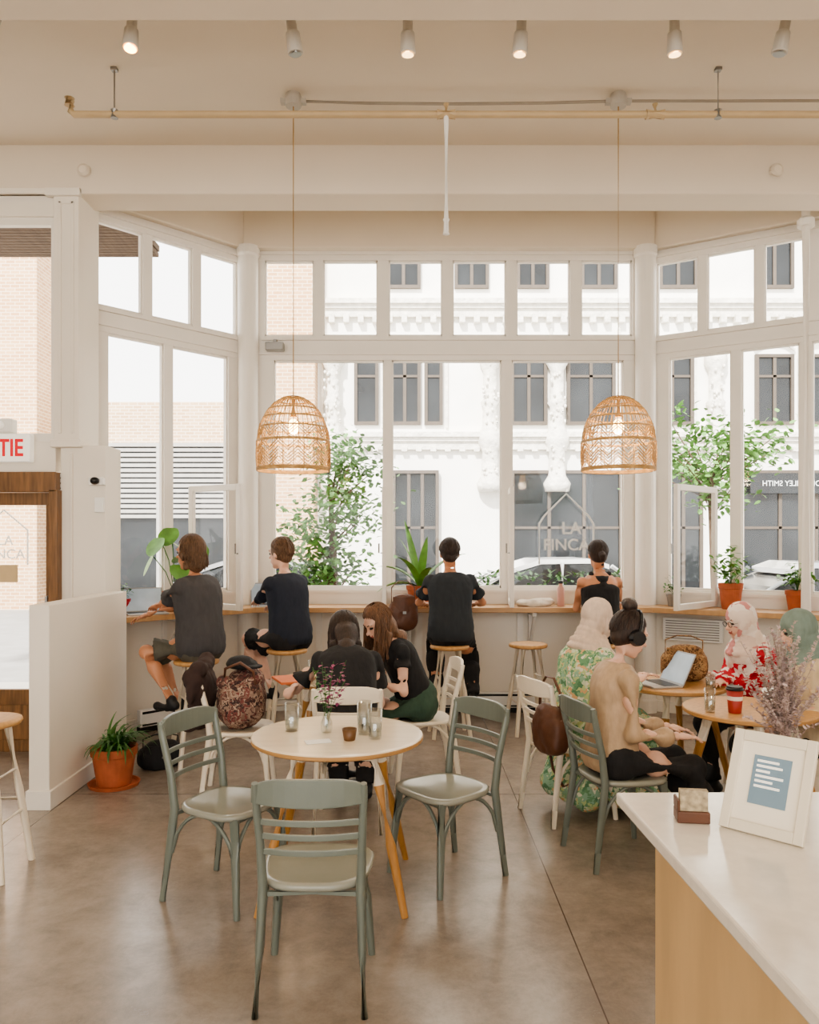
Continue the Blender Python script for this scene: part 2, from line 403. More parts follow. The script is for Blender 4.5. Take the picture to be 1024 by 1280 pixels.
text('LA\nFINCA',.11,SIGNFACE,(-3.25,6.43,1.66),(pi/2,0,0),parent=door)
MB().box(-3.30,-3.15,6.425,6.432,1.36,1.50).build('notice',M('kraft_paper','D0B68C',.8),parent=door,label='small kraft paper notice on the glass')
structure(MB().box(-2.40,-2.27,5.04,6.42,0,1.29),'wall_partition',WALL,bevel=.006)
structure(MB().box(-2.415,-2.255,5.025,6.42,0,.12),'baseboard_partition',TRIM,bevel=.004)
MB().tube([(3.42,6.9,1.06),(3.42,6.9,4.97)],.041,16).lathe([(.07,0),(.07,.06),(.05,.08)],16,(3.42,6.9,4.4)).build('standpipe',TRIM,label='white painted vertical pipe standing beside the window',cat='pipe')

# ------------------------------------------------------------ bar counter
bar=thing('window_bar','long wooden bar top running along the bay windows','bar counter',(0,0,0))
MB().prism([(-2.66,6.9),(-1.62,8.0),(2.40,8.0),(4.35,6.78),(4.126,6.425),(2.30,7.58),(-1.46,7.58),(-2.36,6.62)],1.01,1.06).build('countertop',BARTOP,parent=bar,bevel=.006)
def bracket(x,y,ang):
    R=Matrix.Translation((x,y,0))@Matrix.Rotation(ang,4,'Z')
    MB().box(-.02,.02,-.30,0,.97,1.01,R).box(-.02,.02,-.04,0,.6,1.0,R).tube([R@V((0,-.28,.97)),R@V((0,-.03,.66))],.02,4).build('bracket',TRIM,parent=bar,label='white painted bracket')
bracket(-2.25,7.3,rad(48))
for x in (-1.2,0.0,1.2,2.2): bracket(x,7.97,0)
bracket(3.2,7.47,rad(-32))
def heater(x,y,ang,L):
    h=thing('baseboard_heater','low white electric baseboard heater along the wall','heater',(x,y,0),ang)
    MB().box(-L/2,L/2,-.06,0,.05,.20).build('body',WHITEP,parent=h,bevel=.006)
    MB().box(-L/2+.02,L/2-.02,-.064,-.058,.165,.185).box(-L/2+.02,L/2-.02,-.064,-.058,.06,.075).box(-L/2,L/2,-.05,-.0,0,.05).build('grille',BLACK,parent=h,label='dark grille slots')
heater(-2.0,7.5,math.atan2(1.22,1.12),1.2); heater(1.0,7.93,0,1.6)
v_=thing('wall_vent','white metal wall vent below the bar','vent',(2.75,7.75,.72),math.atan2(-1.25,1.98))
MB().box(-.28,.28,-.05,0,0,.22).build('housing',WHITEP,parent=v_,bevel=.006)
gr=MB()
for k in range(8): gr.box(-.25,.25,-.056,-.05,.02+k*.024,.03+k*.024)
gr.build('grille',METAL,parent=v_)

def sash(p0,p1,z0,z1,label):
    p0=V((*p0,0));p1=V((*p1,0)); L=(p1-p0).length
    t=thing('casement_sash',label,'window',(p0.x,p0.y,z0),math.atan2(p1.y-p0.y,p1.x-p0.x))
    h=z1-z0; w=.055
    MB().box(0,w,-.02,.02,0,h).box(L-w,L,-.02,.02,0,h).box(w,L-w,-.02,.02,0,w).box(w,L-w,-.02,.02,h-w,h).build('frame',TRIM,parent=t,bevel=.004)
    MB().box(w,L-w,-.003,.003,w,h-w).build('glass',GLASS,parent=t)
    MB().tube([(L-.03,-.02,h*.45),(L-.03,-.05,h*.45),(L-.03,-.05,h*.45+.09)],.008).build('latch',METAL,parent=t,label='metal latch')
sash((-2.05,7.47),(-1.49,7.1),1.07,2.2,'white wooden casement window swung open over the bar')
sash((2.93,7.65),(2.36,7.1),1.07,2.2,'white wooden casement window swung open over the bar')
sash((-.255,7.97),(-.235,7.45),1.07,2.2,'white wooden casement window opened fully inward over the bar')
sash((1.0,7.97),(.955,7.45),1.07,2.2,'white wooden casement window opened fully inward over the bar')

dec=thing('window_lettering','white house outline and shop name lettering on the window pane','sign',(1.56,7.955,1.52))
hp=[(-.27,0,-.06),(-.27,0,.34),(-.22,0,.42),(0,0,.64),(.22,0,.42),(.27,0,.34),(.27,0,-.06)]
MB().tube(hp,.010,6).build('outline',VINYL,parent=dec)
text('LA',.17,VINYL,(.05,0,.24),(pi/2,0,0),parent=dec,bold=.002)
text('FINCA',.16,VINYL,(0,0,.08),(pi/2,0,0),parent=dec,bold=.002)

# ------------------------------------------------------------ wall things
s=thing('exit_sign','white exit sign with red SORTIE lettering above the door','exit sign',(-3.29,6.36,2.32))
MB().box(-.29,.29,-.04,.04,0,.22).build('housing',SIGNFACE,parent=s,bevel=.008)
text('SORTIE',.19,SIGNRED,(0,-.043,.045),(pi/2,0,0),parent=s,sx=.78,bold=.004)
e=thing('emergency_light','small white emergency light box above the exit sign','light',(-3.3,6.36,2.55))
MB().box(-.16,.16,-.05,.05,0,.11).build('body',WHITEP,parent=e,bevel=.01)
for x in (.08,-.08): MB().ell((x,-.07,.055),(.03,.03,.03)).build('lamp',SIGNFACE,parent=e,smooth=True)
c=thing('security_camera','small white dome security camera fixed to the wall','camera',(-2.5,6.40,2.17))
MB().box(-.06,.06,-.03,.02,-.03,.03).build('mount',WHITEP,parent=c,bevel=.006)
MB().ell((0,-.05,0),(.035,.035,.03)).build('lens',BLACK,parent=c,smooth=True)
c=thing('thermostat','small white box fixed to the wall','thermostat',(-2.48,6.40,1.98))
MB().box(-.035,.035,-.02,.02,-.06,.06).build('body',WHITEP,parent=c,bevel=.006)
c=thing('wall_speaker','small grey speaker box under the transom beam','speaker',(-1.33,7.96,3.60))
MB().box(-.09,.09,-.1,.0,-.03,.05).box(-.02,.02,-.05,0,.05,.09).build('body',METAL,parent=c,bevel=.01)
for x in (-2.59,2.92):
    c=thing('smoke_detector','small round white detector on the ceiling beam','smoke detector',(x,6.37,4.64))
    MB().tube([(0,.005,0),(0,-.02,0),(0,-.035,0)],[.055,.05,.03],20).build('body',CEIL,parent=c)

# ------------------------------------------------------------ ceiling fixtures
tr=thing('light_track','white ceiling track carrying the spotlights','light track',(0,4.62,4.80))
MB().box(-4.2,4.2,-.02,.02,0,.05).build('rail',WHITEP,parent=tr)
lights=[(-2.38,22,0),(-1.60,0,2),(-.69,-8,0),(-.01,0,1),(.65,3,1),(1.53,-2,1),(2.18,10,0)]
for x,tl,on in lights:
    t=thing('track_spotlight','white cylindrical spotlight head on the ceiling track'+(' switched on' if on else ' switched off'),'spotlight',(x,4.62,4.80),group='ceiling track spotlights')
    MB().box(-.03,.03,-.018,.018,-.03,0).tube([(0,0,-.03),(0,0,-.09)],.01,8).build('mount',WHITEP,parent=t)
    a=rad(tl); R=Matrix.Rotation(a,3,'Y')@Matrix.Rotation(rad(4 if on<2 else -10),3,'X'); o=V((0,0,-.07))
    h=MB()
    h.tube([o+R@V((0,0,.01)),o+R@V((0,0,0)),o+R@V((0,0,-.09)),o+R@V((0,0,-.10)),o+R@V((0,0,-.21)),o+R@V((0,0,-.215))],[.018,.028,.030,.040,.046,.042],18)
    h.build('lamp_head',FIXT,parent=t,bevel=.002)
    MB().tube([o+R@V((0,0,-.212)),o+R@V((0,0,-.222))],[.038,.034],16).build('bulb',(METAL,LAMPON,LAMPHOT)[on],parent=t,label='glowing bulb face' if on else 'unlit bulb face')
    if on:
        l=bpy.data.lights.new('spot','SPOT'); l.energy=30; l.color=(1,.8,.55); l.spot_size=rad(75); l.spot_blend=.7; l.shadow_soft_size=.05
        lo=bpy.data.objects.new('spot_lamp',l); COL.objects.link(lo); lo.location=(x,4.60,4.45); lo.rotation_euler=(rad(-8),0,0)

pp=thing('sprinkler_pipe','beige painted horizontal pipe hung under the ceiling','pipe',(0,5.34,4.54))
MB().tube([(-2.26,0,.09),(-2.26,0,.02),(-2.24,0,0),(5.0,0,0)],.023,10).tube([(-2.27,0,.06),(-2.27,0,.11)],.034,10).build('pipe',PIPE,parent=pp,smooth=True)
for x in (.245,1.64):
    MB().tube([(x-.06,0,0),(x+.06,0,0)],.034,10).tube([(x,0,0),(x,0,.07)],.02,8).build('fitting',PIPE,parent=pp)
MB().tube([(.245,0,0),(.245,0,-.78)],.018,8).tube([(.245,0,-.70),(.245,0,-.8)],.023,8).build('drop_pipe',WHITEP,parent=pp,label='white vertical drop pipe')
for x in (-1.97,2.06):
    MB().tube([(x,0,0),(x,0,.31)],.006,6).box(x-.02,x+.02,-.02,.02,.29,.31).tube([(x,0,-.025),(x,0,.03)],.026,8).build('hanger',METAL,parent=pp)
cd=thing('conduit','thin grey electrical conduit along the ceiling','conduit',(0,5.65,4.80))
MB().tube([(-.84,0,.0),(-.3,0,-.015),(.3,0,-.02),(.9,0,-.015),(1.48,0,0),(2.2,0,.0),(4.9,0,.01)],.010,6).build('tube',M('conduit_grey','9A8F80',.5),parent=cd)

CORD=M('cord_tan','A9854F',.7)
def pendant(x,y):
    t=thing('pendant_lamp','woven rattan dome pendant lamp hanging on a long cord, lit','lamp',(x,y,2.19),group='rattan pendant lamps')
    prof=[(.255,0),(.258,.06),(.258,.13),(.255,.2),(.245,.27),(.225,.34),(.19,.41),(.14,.47),(.08,.51),(.03,.525)]
    def rz(z):
        for (r0,z0),(r1,z1) in zip(prof,prof[1:]):
            if z<=z1: return r0+(r1-r0)*(z-z0)/(z1-z0)
        return .03
    w=MB(); N=44
    for k in range(N):
        a=2*pi*k/N; pts=[(r*cos(a),r*sin(a),z) for r,z in prof if z>=.2 or k%2==0]
        w.tube(pts,.0034,4)
    for z in (0,.008,.2,.207,.30,.37,.43,.49,.016):
        r=rz(z); w.tube([(r*cos(2*pi*k/36),r*sin(2*pi*k/36),z) for k in range(36)],.006,5,closed=True)
    Z=12
    for off in (.02,.042,.064,.086,.12,.142,.22,.242,.264):
        pts=[]
        for k in range(Z*2):
            a=2*pi*k/(Z*2); z=off+(.06 if k%2 else 0); r=rz(z)+.003; pts.append((r*cos(a),r*sin(a),z))
        w.tube(pts,.0048,4,closed=True)
    w.build('lamp_shade',WICKER,parent=t)
    MB().tube([(0,0,.50),(0,0,4.78-2.19)],.0045,6).build('cord',CORD,parent=t)
    MB().tube([(0,0,.52),(0,0,.38)],[.02,.024],12).build('socket',WICKER,parent=t)
    MB().ell((0,0,.31),(.04,.04,.055)).build('bulb',BULB,parent=t,smooth=True,label='warm glowing bulb')
    MB().lathe([(.055,2.57),(.06,2.59),(.06,2.63),(.05,2.66)],16).box(-.09,.09,-.025,.025,2.59,2.62).build('ceiling_box',FIXT,parent=t,label='grey ceiling junction box')
    l=bpy.data.lights.new('bulb','POINT'); l.energy=10; l.color=(1,.74,.48); l.shadow_soft_size=.05
    lo=bpy.data.objects.new('pendant_bulb_light',l); COL.objects.link(lo); lo.location=(x,y,2.19+.22)
pendant(-.82,5.65); pendant(1.475,5.65)

# ------------------------------------------------------------ chairs
def chair(loc,head,main,seatm,label,group):
    t=thing('dining_chair',label,'chair',loc,rad(head-90),group)
    sb=MB(); n=28; rings=[(1.0,-.028),(1.03,-.018),(1.03,-.006),(.99,0),(.88,-.002),(.6,-.010),(.3,-.012),(.02,-.012)]
    def outl(t_,k):
        c_,s_=cos(t_),sin(t_); e=.62
        x=.205*math.copysign(abs(c_)**e,c_)*k; y=.20*math.copysign(abs(s_)**e,s_)*k
        x*=(1+.10*(y/.2))
        return x,y
    for k,z in rings:
        for j in range(n):
            x,y=outl(2*pi*j/n,k); sb.v.append(V((x,y,.455+z)))
    fs=[]
    for r in range(len(rings)-1):
        for j in range(n): A=r*n; fs.append((A+j,A+(j+1)%n,A+n+(j+1)%n,A+n+j))
    fs.append(tuple(range(n))[::-1]); fs.append(tuple((len(rings)-1)*n+j for j in range(n)))
    sb._f(fs); sb.build('seat',seatm,parent=t,smooth=True)
    for sx in (-1,1):
        MB().tube([(sx*.195,-.245,0),(sx*.185,-.215,.22),(sx*.178,-.185,.44),(sx*.183,-.205,.6),(sx*.192,-.25,.78),(sx*.193,-.262,.84)],[.017,.020,.023,.020,.018,.015],8,sq=.8).build('leg',main,parent=t,smooth=True)
        MB().tube([(sx*.165,.155,.435),(sx*.18,.172,.25),(sx*.20,.195,0)],[.023,.020,.015],8).build('leg',main,parent=t,smooth=True)
    def arc(y0,dep,wx,n=11): return [(-wx+2*wx*i/(n-1), y0-dep*(1-((2*i/(n-1))-1)**2),0) for i in range(n)]
    pts=arc(-.25,.035,.205); br=MB()
    hs=[(.757+.012*(abs(2*i/10-1)**2),.86-.03*(abs(2*i/10-1)**4)) for i in range(11)]
    br.ribbon(pts,hs,.02); br.build('backrest',main,parent=t,bevel=.004,label='curved top rail')
    for z,y in ((.695,-.232),(.640,-.218),(.580,-.205)):
        MB().ribbon(arc(y,.03,.18),(z-.011,z+.011),.012).build('back_slat',main,parent=t,bevel=.003)
    def hoop(a,b):
        a=V(a);b=V(b); pts=[]
        for i in range(13):
            u=i/12; p=a.lerp(b,u); pts.append((p.x,p.y,.23+(.20)*(sin(pi*u)**.55)))
        return pts
    for a_,b_ in (((-.18,.172,0),(.18,.172,0)),((.18,.165,0),(.178,-.2,0)),((-.18,.165,0),(-.178,-.2,0))):
        MB().tube(hoop(a_,b_),.010,6).build('brace',main,parent=t,smooth=True,label='bent wood brace under the seat')
    for y,x in ((-.18,.17),(.15,.16)): MB().tube([(-x,y,.415),(x,y,.415)],.012,4).build('apron',main,parent=t)
    return t
g1='sage green bistro chairs'
ch=chair((-.355,3.09,0),90,SAGE,SAGESEAT,'sage grey wooden ladder-back chair tucked at the round table',g1)
dup(ch,(-.86,3.84,0),rad(-26-90),'sage grey wooden ladder-back chair turned sideways by the round table')
dup(ch,(.175,4.06,0),rad(218-90),'sage grey wooden ladder-back chair pulled out from the round table')
dup(ch,(1.14,4.32,0),rad(14-90),'sage grey wooden chair under the person in the tan blouse')
g2='cream bistro chairs'
cw=chair((-.36,4.86,0),90,CREAM,CREAM,'cream wooden ladder-back chair under the person in black shirt',g2)
dup(cw,(-1.12,5.36,0),rad(5-90),'cream wooden chair piled with a dark coat and bag')
dup(cw,(.08,5.66,0),rad(188-90),'cream wooden chair under the person in dark green skirt')
dup(cw,(1.00,4.98,0),rad(22-90),'cream wooden chair with a brown bag hung on its back')
dup(cw,(2.42,5.42,0),rad(185-90),'cream wooden chair under the person in red print')
dup(cw,(2.55,4.72,0),rad(165-90),'cream wooden chair under the person in a sage scarf')

def stool(loc,rot,label):
    t=thing('bar_stool',label,'stool',loc,rot,'wooden bar stools')
    MB().lathe([(.14,.748),(.165,.755),(.172,.768),(.168,.782),(.15,.787),(.05,.782)],28).build('seat',WOODL,parent=t,smooth=True,label='round natural beech seat')
    for k in range(4):
        a=pi/4+k*pi/2
        MB().tube([(.10*cos(a),.10*sin(a),.752),(.16*cos(a),.16*sin(a),.4),(.225*cos(a),.225*sin(a),0)],[.022,.020,.017],10).build('leg',CREAM,parent=t,smooth=True)
    for k in range(4):
        a=pi/4+k*pi/2;b=a+pi/2
        for z,r in ((.28 if k%2 else .34,.011),)+(((.50,.010),) if k%2 else ()):
            q=.10+(.225-.10)*(1-z/.752)
            MB().tube([(q*cos(a),q*sin(a),z),(q*cos(b),q*sin(b),z)],r,8).build('rung',CREAM,parent=t,smooth=True)
    return t
st=stool((1.05,7.08,0),.2,'empty wooden bar stool with cream legs at the window bar')
dup(st,(-1.63,6.12,0),.5,'cream-legged bar stool under the person in charcoal t-shirt')
dup(st,(-1.03,6.72,0),.3,'cream-legged bar stool under the person in navy sweater')
dup(st,(.35,6.98,0),.1,'cream-legged bar stool under the person in black t-shirt')
dup(st,(1.68,7.08,0),.4,'cream-legged bar stool under the person in the tank top')
dup(st,(-2.17,4.10,0),.0,'wooden bar stool with cream legs standing on the open floor')

def table(loc,r,rot,label,topm=TABLETOP):
    t=thing('round_table',label,'table',loc,rot,'round cafe tables')
    mb=MB(); mb.lathe([(r-.01,.722),(r,.728),(r,.744)],48)
    mb.mi=1; mb.lathe([(r,.744),(r-.004,.749),(r-.02,.75)],48)
    mb.build('tabletop',[TABLEEDGE,topm],parent=t,label='round pale top with plywood edge')
    MB().lathe([(r*.62,.70),(r*.62,.722)],24).build('apron',CREAM,parent=t)
    for k in range(4):
        a=pi/4+k*pi/2; mb=MB()
        def P(z): q=r*.60+(r*1.12-r*.60)*(1-z/.71); return (q*cos(a),q*sin(a),z)
        mb.mi=0; mb.tube([P(.71),P(.56)],[.028,.026],12)
        mb.mi=1; mb.tube([P(.56),P(.3),P(0)],[.026,.023,.016],12)
        mb.build('leg',[CREAM,WOODH],parent=t,label='tapered honey wood leg with white upper end')
    return t
table((-.353,3.93,0),.42,.0,'round pale-topped table with splayed wooden legs holding glasses')
table((-.52,5.55,0),.36,.2,'round cafe table where two people bend over their work')
table((1.75,5.32,0),.35,.3,'round wooden cafe table holding a laptop',WOODL)
table((1.92,4.52,0),.36,.6,'round wooden cafe table holding takeaway cups',WOODL)

# ------------------------------------------------------------ service counter
sc=thing('service_counter','birch plywood service counter with white stone top','counter',(0,0,0))
MB().prism([(.614,2.38),(3.4,2.40),(3.4,-.6),(.70,-.6)],.915,.95).build('countertop',QUARTZ,parent=sc,bevel=.006,label='white stone countertop')
MB().prism([(.70,2.28),(3.3,2.30),(3.3,-.5),(.77,-.5)],.0,.915).build('body',BIRCH,parent=sc,bevel=.003,label='birch plywood body')
pf=thing('picture_frame','cream picture frame holding a blue printed card, leaning back','picture frame',(.885,2.02,.952),rad(-46))
R=Matrix.Rotation(rad(-24),4,'X')
CRM=M('cream_frame','E2D8C4',.4,var=.03)
MB().box(-.105,-.08,-.008,.008,0,.26,R).box(.08,.105,-.008,.008,0,.26,R).box(-.08,.08,-.008,.008,0,.028,R).box(-.08,.08,-.008,.008,.232,.26,R).build('frame',CRM,parent=pf,bevel=.002)
MB().box(-.08,.08,0,.004,.028,.232,R).build('mat_board',M('mat_board','EFE6D4',.7,var=.02),parent=pf)
MB().box(-.045,.05,-.003,-.001,.075,.20,R).build('printed_card',M('blue_card','7C93A2',.7,var=.03),parent=pf,label='dusty blue printed card')
tl=MB()
for i,(a,b) in enumerate(((-.035,.02),(-.035,.03),(-.035,.0),(-.035,.035),(-.035,.01),(-.035,.03))):
    z=.183-i*.013; tl.box(a,b,-.005,-.003,z,z+.006,R)
tl.build('text_lines',SIGNFACE,parent=pf,label='rows of small pale printed text')
MB().tube([(0,.065,.14),(0,.13,.004)],.008,4).build('easel_back',CRM,parent=pf)
cb=thing('card_holder','small wooden block holding a stack of cards on the counter','card holder',(.755,2.14,.951),rad(-8))
MB().box(-.042,.042,-.03,.03,0,.03).box(-.042,-.035,-.03,.03,.03,.06).build('block',C_BROWN,parent=cb,bevel=.003)
MB().box(-.034,.038,-.02,.0,.03,.085).build('cards',M('card_stack','A5957A',.7,var=.4,scale=60),parent=cb,label='stack of small printed cards')
dv=thing('dried_flower_vase','ceramic vase of dried mauve heather sprigs on the counter','flower vase',(1.06,2.26,.951))
MB().lathe([(.035,0),(.045,.01),(.05,.07),(.035,.13),(.03,.15),(.027,.15),(.032,.12),(.045,.07),(.03,.015)],20).build('vase',M('cream_ceramic','D8CFC0',.4),parent=dv,smooth=True)
fl=MB(); stx=MB(); random.seed(3)
for i in range(100):
    a=random.uniform(0,2*pi); sp=random.uniform(.0,.15); h=random.uniform(.16,.42); p0=V((0,0,.12)); p1=V((sp*cos(a),sp*sin(a)*.8,.12+h*(1-sp*1.3)))
    mid=p0.lerp(p1,.5)+V((-.015*cos(a),-.015*sin(a),.03)); stx.tube([p0,mid,p1],.0009,3)
    for k in range(44):
        u=.3+.7*k/44; q=(p0.lerp(mid,u*2) if u<.5 else mid.lerp(p1,u*2-1)); R3=Matrix.Rotation(random.uniform(0,6.3),3,'Z')@Matrix.Rotation(random.uniform(-1.1,.3),3,'Y')
        fl.leaf(q,R3,random.uniform(.009,.017)*(1.4-.5*u),.010)
stx.build('stems',M('dried_stem','9C8C7C',.9,var=.2),parent=dv); fl.build('flowers',M('dried_heather','BEA8A2',.9,var=.3,scale=25),parent=dv,label='dusty mauve dried sprigs')

# ------------------------------------------------------------ plants
def pot(parent,r,h,mat=TERRA):
    MB().lathe([(r*.68,0),(r*.72,.005),(r*.93,h*.78),(r*1.0,h*.8),(r*1.02,h),(r*.92,h),(r*.88,h*.86),(r*.3,h*.85)],28).build('pot',mat,parent=parent)
    MB().lathe([(r*.89,h*.84),(r*.5,h*.885),(.01,h*.89)],20).build('soil',SOIL,parent=parent)
random.seed(11)
p=thing('potted_spider_plant','terracotta pot with an arching spider plant on the floor','potted plant',(-2.05,5.55,0))
pot(p,.155,.27); mb=MB()
for i in range(120): mb.blade((random.uniform(-.06,.06),random.uniform(-.06,.06),.24),random.uniform(-2.3,2.3),random.uniform(.7,1.5),random.uniform(.16,.34),.018,random.uniform(1.2,2.8))
mb.build('leaves',LEAF,parent=p,smooth=True)
MB().lathe([(.15,0),(.165,.0),(.175,.025),(.165,.025),(.15,.008)],24).build('saucer',TERRA,parent=p)
p=thing('potted_agave','terracotta pot with broad strap leaves standing on the bar','potted plant',(.10,7.76,1.06))
pot(p,.13,.2); mb=MB()
for i,(a,e,L,dr) in enumerate(((.3,1.0,.62,.9),(2.9,.9,.5,1.0),(1.2,1.3,.55,.3),(.0,.5,.5,1.3),(3.3,.45,.45,1.2),(2.0,1.2,.45,.6),(-1.2,1.0,.42,1.0),(-2.2,1.1,.5,.9),(2.2,1.25,.72,.1),(3.0,1.35,.55,.4))):
    mb.blade((0,0,.17),a,e,L,.085,dr,10,.5)
mb.build('leaves',LEAF2,parent=p,smooth=True)
p=thing('potted_philodendron','pot plant with large heart-shaped leaves on the bar','potted plant',(-2.12,7.22,1.06))
pot(p,.11,.18); lv=MB(); sm=MB()
for dx,dy,dz,ax,ay in ((-.02,0,.62,.6,.2),(.14,-.05,.52,.4,2.6),(-.2,.0,.50,1.1,3.6),(-.12,-.05,.66,.9,4.2),(.2,.0,.62,1.0,5.3),(.05,-.1,.42,.8,5.5),(-.05,.05,.75,.9,4.6)):
    sm.tube([(0,0,.15),(dx*.4,dy*.4,dz*.7),(dx,dy,dz)],.005,5)
    R3=Matrix.Rotation(ay,3,'Z')@Matrix.Rotation(ax,3,'Y')
    i=len(lv.v); pts=[]
    for k in range(20):
        t=2*pi*k/20; x=.105*(1-cos(t))*.95; y=.10*sin(t)*(1.15-.35*(x/.2))
        if x<.03: x-=.02*abs(sin(t))
        pts.append(V((x,y,-.35*x*x)))
    lv.v+=[V((dx,dy,dz))+R3@q for q in pts]; lv.v.append(V((dx,dy,dz))+R3@V((.08,0,-.012)))
    lv._f([(i+k,i+(k+1)%20,i+20) for k in range(20)])
lv.build('leaves',LEAF2,parent=p,smooth=True); sm.build('stems',LEAF,parent=p)
def bushy(loc,r,h,fr,fh,n,label,potm=TERRA,lm=LEAF):
    p=thing('potted_herb',label,'potted plant',loc); pot(p,r,h,potm); mb=MB(); sm=MB()
    for i in range(n):
        a=random.uniform(0,6.28); el=random.uniform(.3,1.5); q=random.uniform(.3,1); e=V((cos(a)*cos(el)*fr*q,sin(a)*cos(el)*fr*q,h*.9+sin(el)*fh*q))
        if i%4==0: sm.tube([(0,0,h*.8),(e.x*.4,e.y*.4,h+(e.z-h)*.6),e],.002,4)
        mb.leaf(e,Matrix.Rotation(random.uniform(0,6.3),3,'Z')@Matrix.Rotation(random.uniform(-.8,.8),3,'Y'),fr*.32,fr*.2)
    mb.build('leaves',lm,parent=p); sm.build('stems',LEAF,parent=p)
bushy((-2.50,6.97,1.06),.07,.13,.12,.14,70,'small glossy red pot with a leafy plant on the bar',REDP)
bushy((2.98,7.42,1.06),.11,.24,.24,.38,100,'terracotta pot with a leafy green plant on the bar',TERRA,LEAF2)
bushy((3.47,7.16,1.06),.10,.19,.2,.30,100,'terracotta pot with a bushy green plant on the bar',TERRA,LEAF2)
bushy((2.55,7.72,1.06),.07,.12,.12,.2,60,'small grey pot with a leafy plant on the bar',METAL)

# ------------------------------------------------------------ people
def ik(a,b,l1,l2,pole):
    a=V(a);b=V(b); d=b-a; L=d.length
    if L>(l1+l2)*.995: b=a+d*((l1+l2)*.995/L); d=b-a; L=d.length
    if L<abs(l1-l2)+.02: L=abs(l1-l2)+.02
    u=d.normalized(); x=(l1*l1-l2*l2+L*L)/(2*L); h=math.sqrt(max(0,l1*l1-x*x))
    p=V(pole); p=p-u*p.dot(u)
    if p.length<1e-5: p=V((0,0,1))
    return a+u*x+p.normalized()*h, b
TEX=bpy.data.textures.new('folds','CLOUDS'); TEX.noise_scale=.13; TEX.noise_depth=2
def remesh(mb,vox,disp=0,smooth=3,mid=.2):
    me=mb.mesh('tmp'); o=bpy.data.objects.new('tmp',me); COL.objects.link(o)
    r=o.modifiers.new('r','REMESH'); r.mode='VOXEL'; r.voxel_size=vox; r.use_smooth_shade=True
    if smooth:
        s_=o.modifiers.new('s','SMOOTH'); s_.factor=.5; s_.iterations=smooth
    if disp:
        dm=o.modifiers.new('d','DISPLACE'); dm.texture=TEX; dm.strength=disp; dm.mid_level=mid; dm.texture_coords='LOCAL'
    dg=bpy.context.evaluated_depsgraph_get(); ev=o.evaluated_get(dg)
    nm=bpy.data.meshes.new_from_object(ev); bpy.data.objects.remove(o); bpy.data.meshes.remove(me)
    nm.materials.clear()
    return nm
def joinmesh(meshes):
    mb=MB()
    for m in meshes:
        i=len(mb.v); mb.v+=[v.co.copy() for v in m.vertices]; mb._f([tuple(i+k for k in p.vertices) for p in m.polygons]); bpy.data.meshes.remove(m)
    return mb.mesh('body')
def handmb(w,dr,nrm,side,curl=.5,s=1):
    dr=V(dr).normalized(); nrm=(V(nrm)-dr*V(nrm).dot(dr)).normalized(); sd=dr.cross(nrm)*side
    mb=MB(); w=V(w)
    R=Matrix((dr,sd,nrm)).transposed()
    mb.ell(w+dr*.048*s,(.052*s,.040*s,.017*s),R,12,8)
    mb.cap(w,.024*s,w+dr*.04*s,.022*s,10)
    for k,(off,L,st) in enumerate(((.030,.072,.086),(.010,.082,.09),(-.010,.076,.088),(-.029,.060,.08))):
        p=w+dr*st*s+sd*off*s; c=curl*.6
        segs=[.45,.32,.23]; rr=[.0095,.0088,.008,.0068]; a=-.1
        for q in range(3):
            a+=c*(.5+.4*q); dd=dr*cos(a)-nrm*sin(a)+sd*off*1.2; dd.normalize(); p2=p+dd*L*segs[q]*s
            mb.cap(p,rr[q]*s,p2,rr[q+1]*s,8); p=p2
    p=w+dr*.022*s+sd*.03*s; d1=(dr*.7+sd*.7-nrm*.15).normalized(); p2=p+d1*.038*s; d2=(dr*.95+sd*.25-nrm*.25).normalized(); p3=p2+d2*.032*s
    mb.cap(p,.014*s,p2,.0105*s,8); mb.cap(p2,.0105*s,p3,.008*s,8)
    return mb
PROF=[(-.07,.075,.115),(-.03,.105,.155),(.05,.112,.160),(.14,.100,.143),(.22,.096,.136),(.30,.107,.148),(.37,.113,.158),(.42,.104,.158),(.455,.088,.145),(.485,.070,.105),(.51,.056,.066)]
SHIRT=[(-.06,.120,.165),(-.02,.136,.182),(.05,.138,.182),(.14,.130,.172),(.22,.126,.168),(.30,.130,.172),(.37,.135,.178),(.42,.126,.177),(.455,.108,.162),(.485,.088,.122),(.502,.072,.087)]
BLOUSE=[(-.07,.130,.172),(-.03,.148,.192),(.03,.148,.192),(.08,.134,.176),(.14,.128,.168),(.22,.122,.160),(.30,.124,.160),(.37,.128,.166),(.42,.120,.166),(.455,.103,.154),(.485,.086,.118),(.505,.073,.086)]
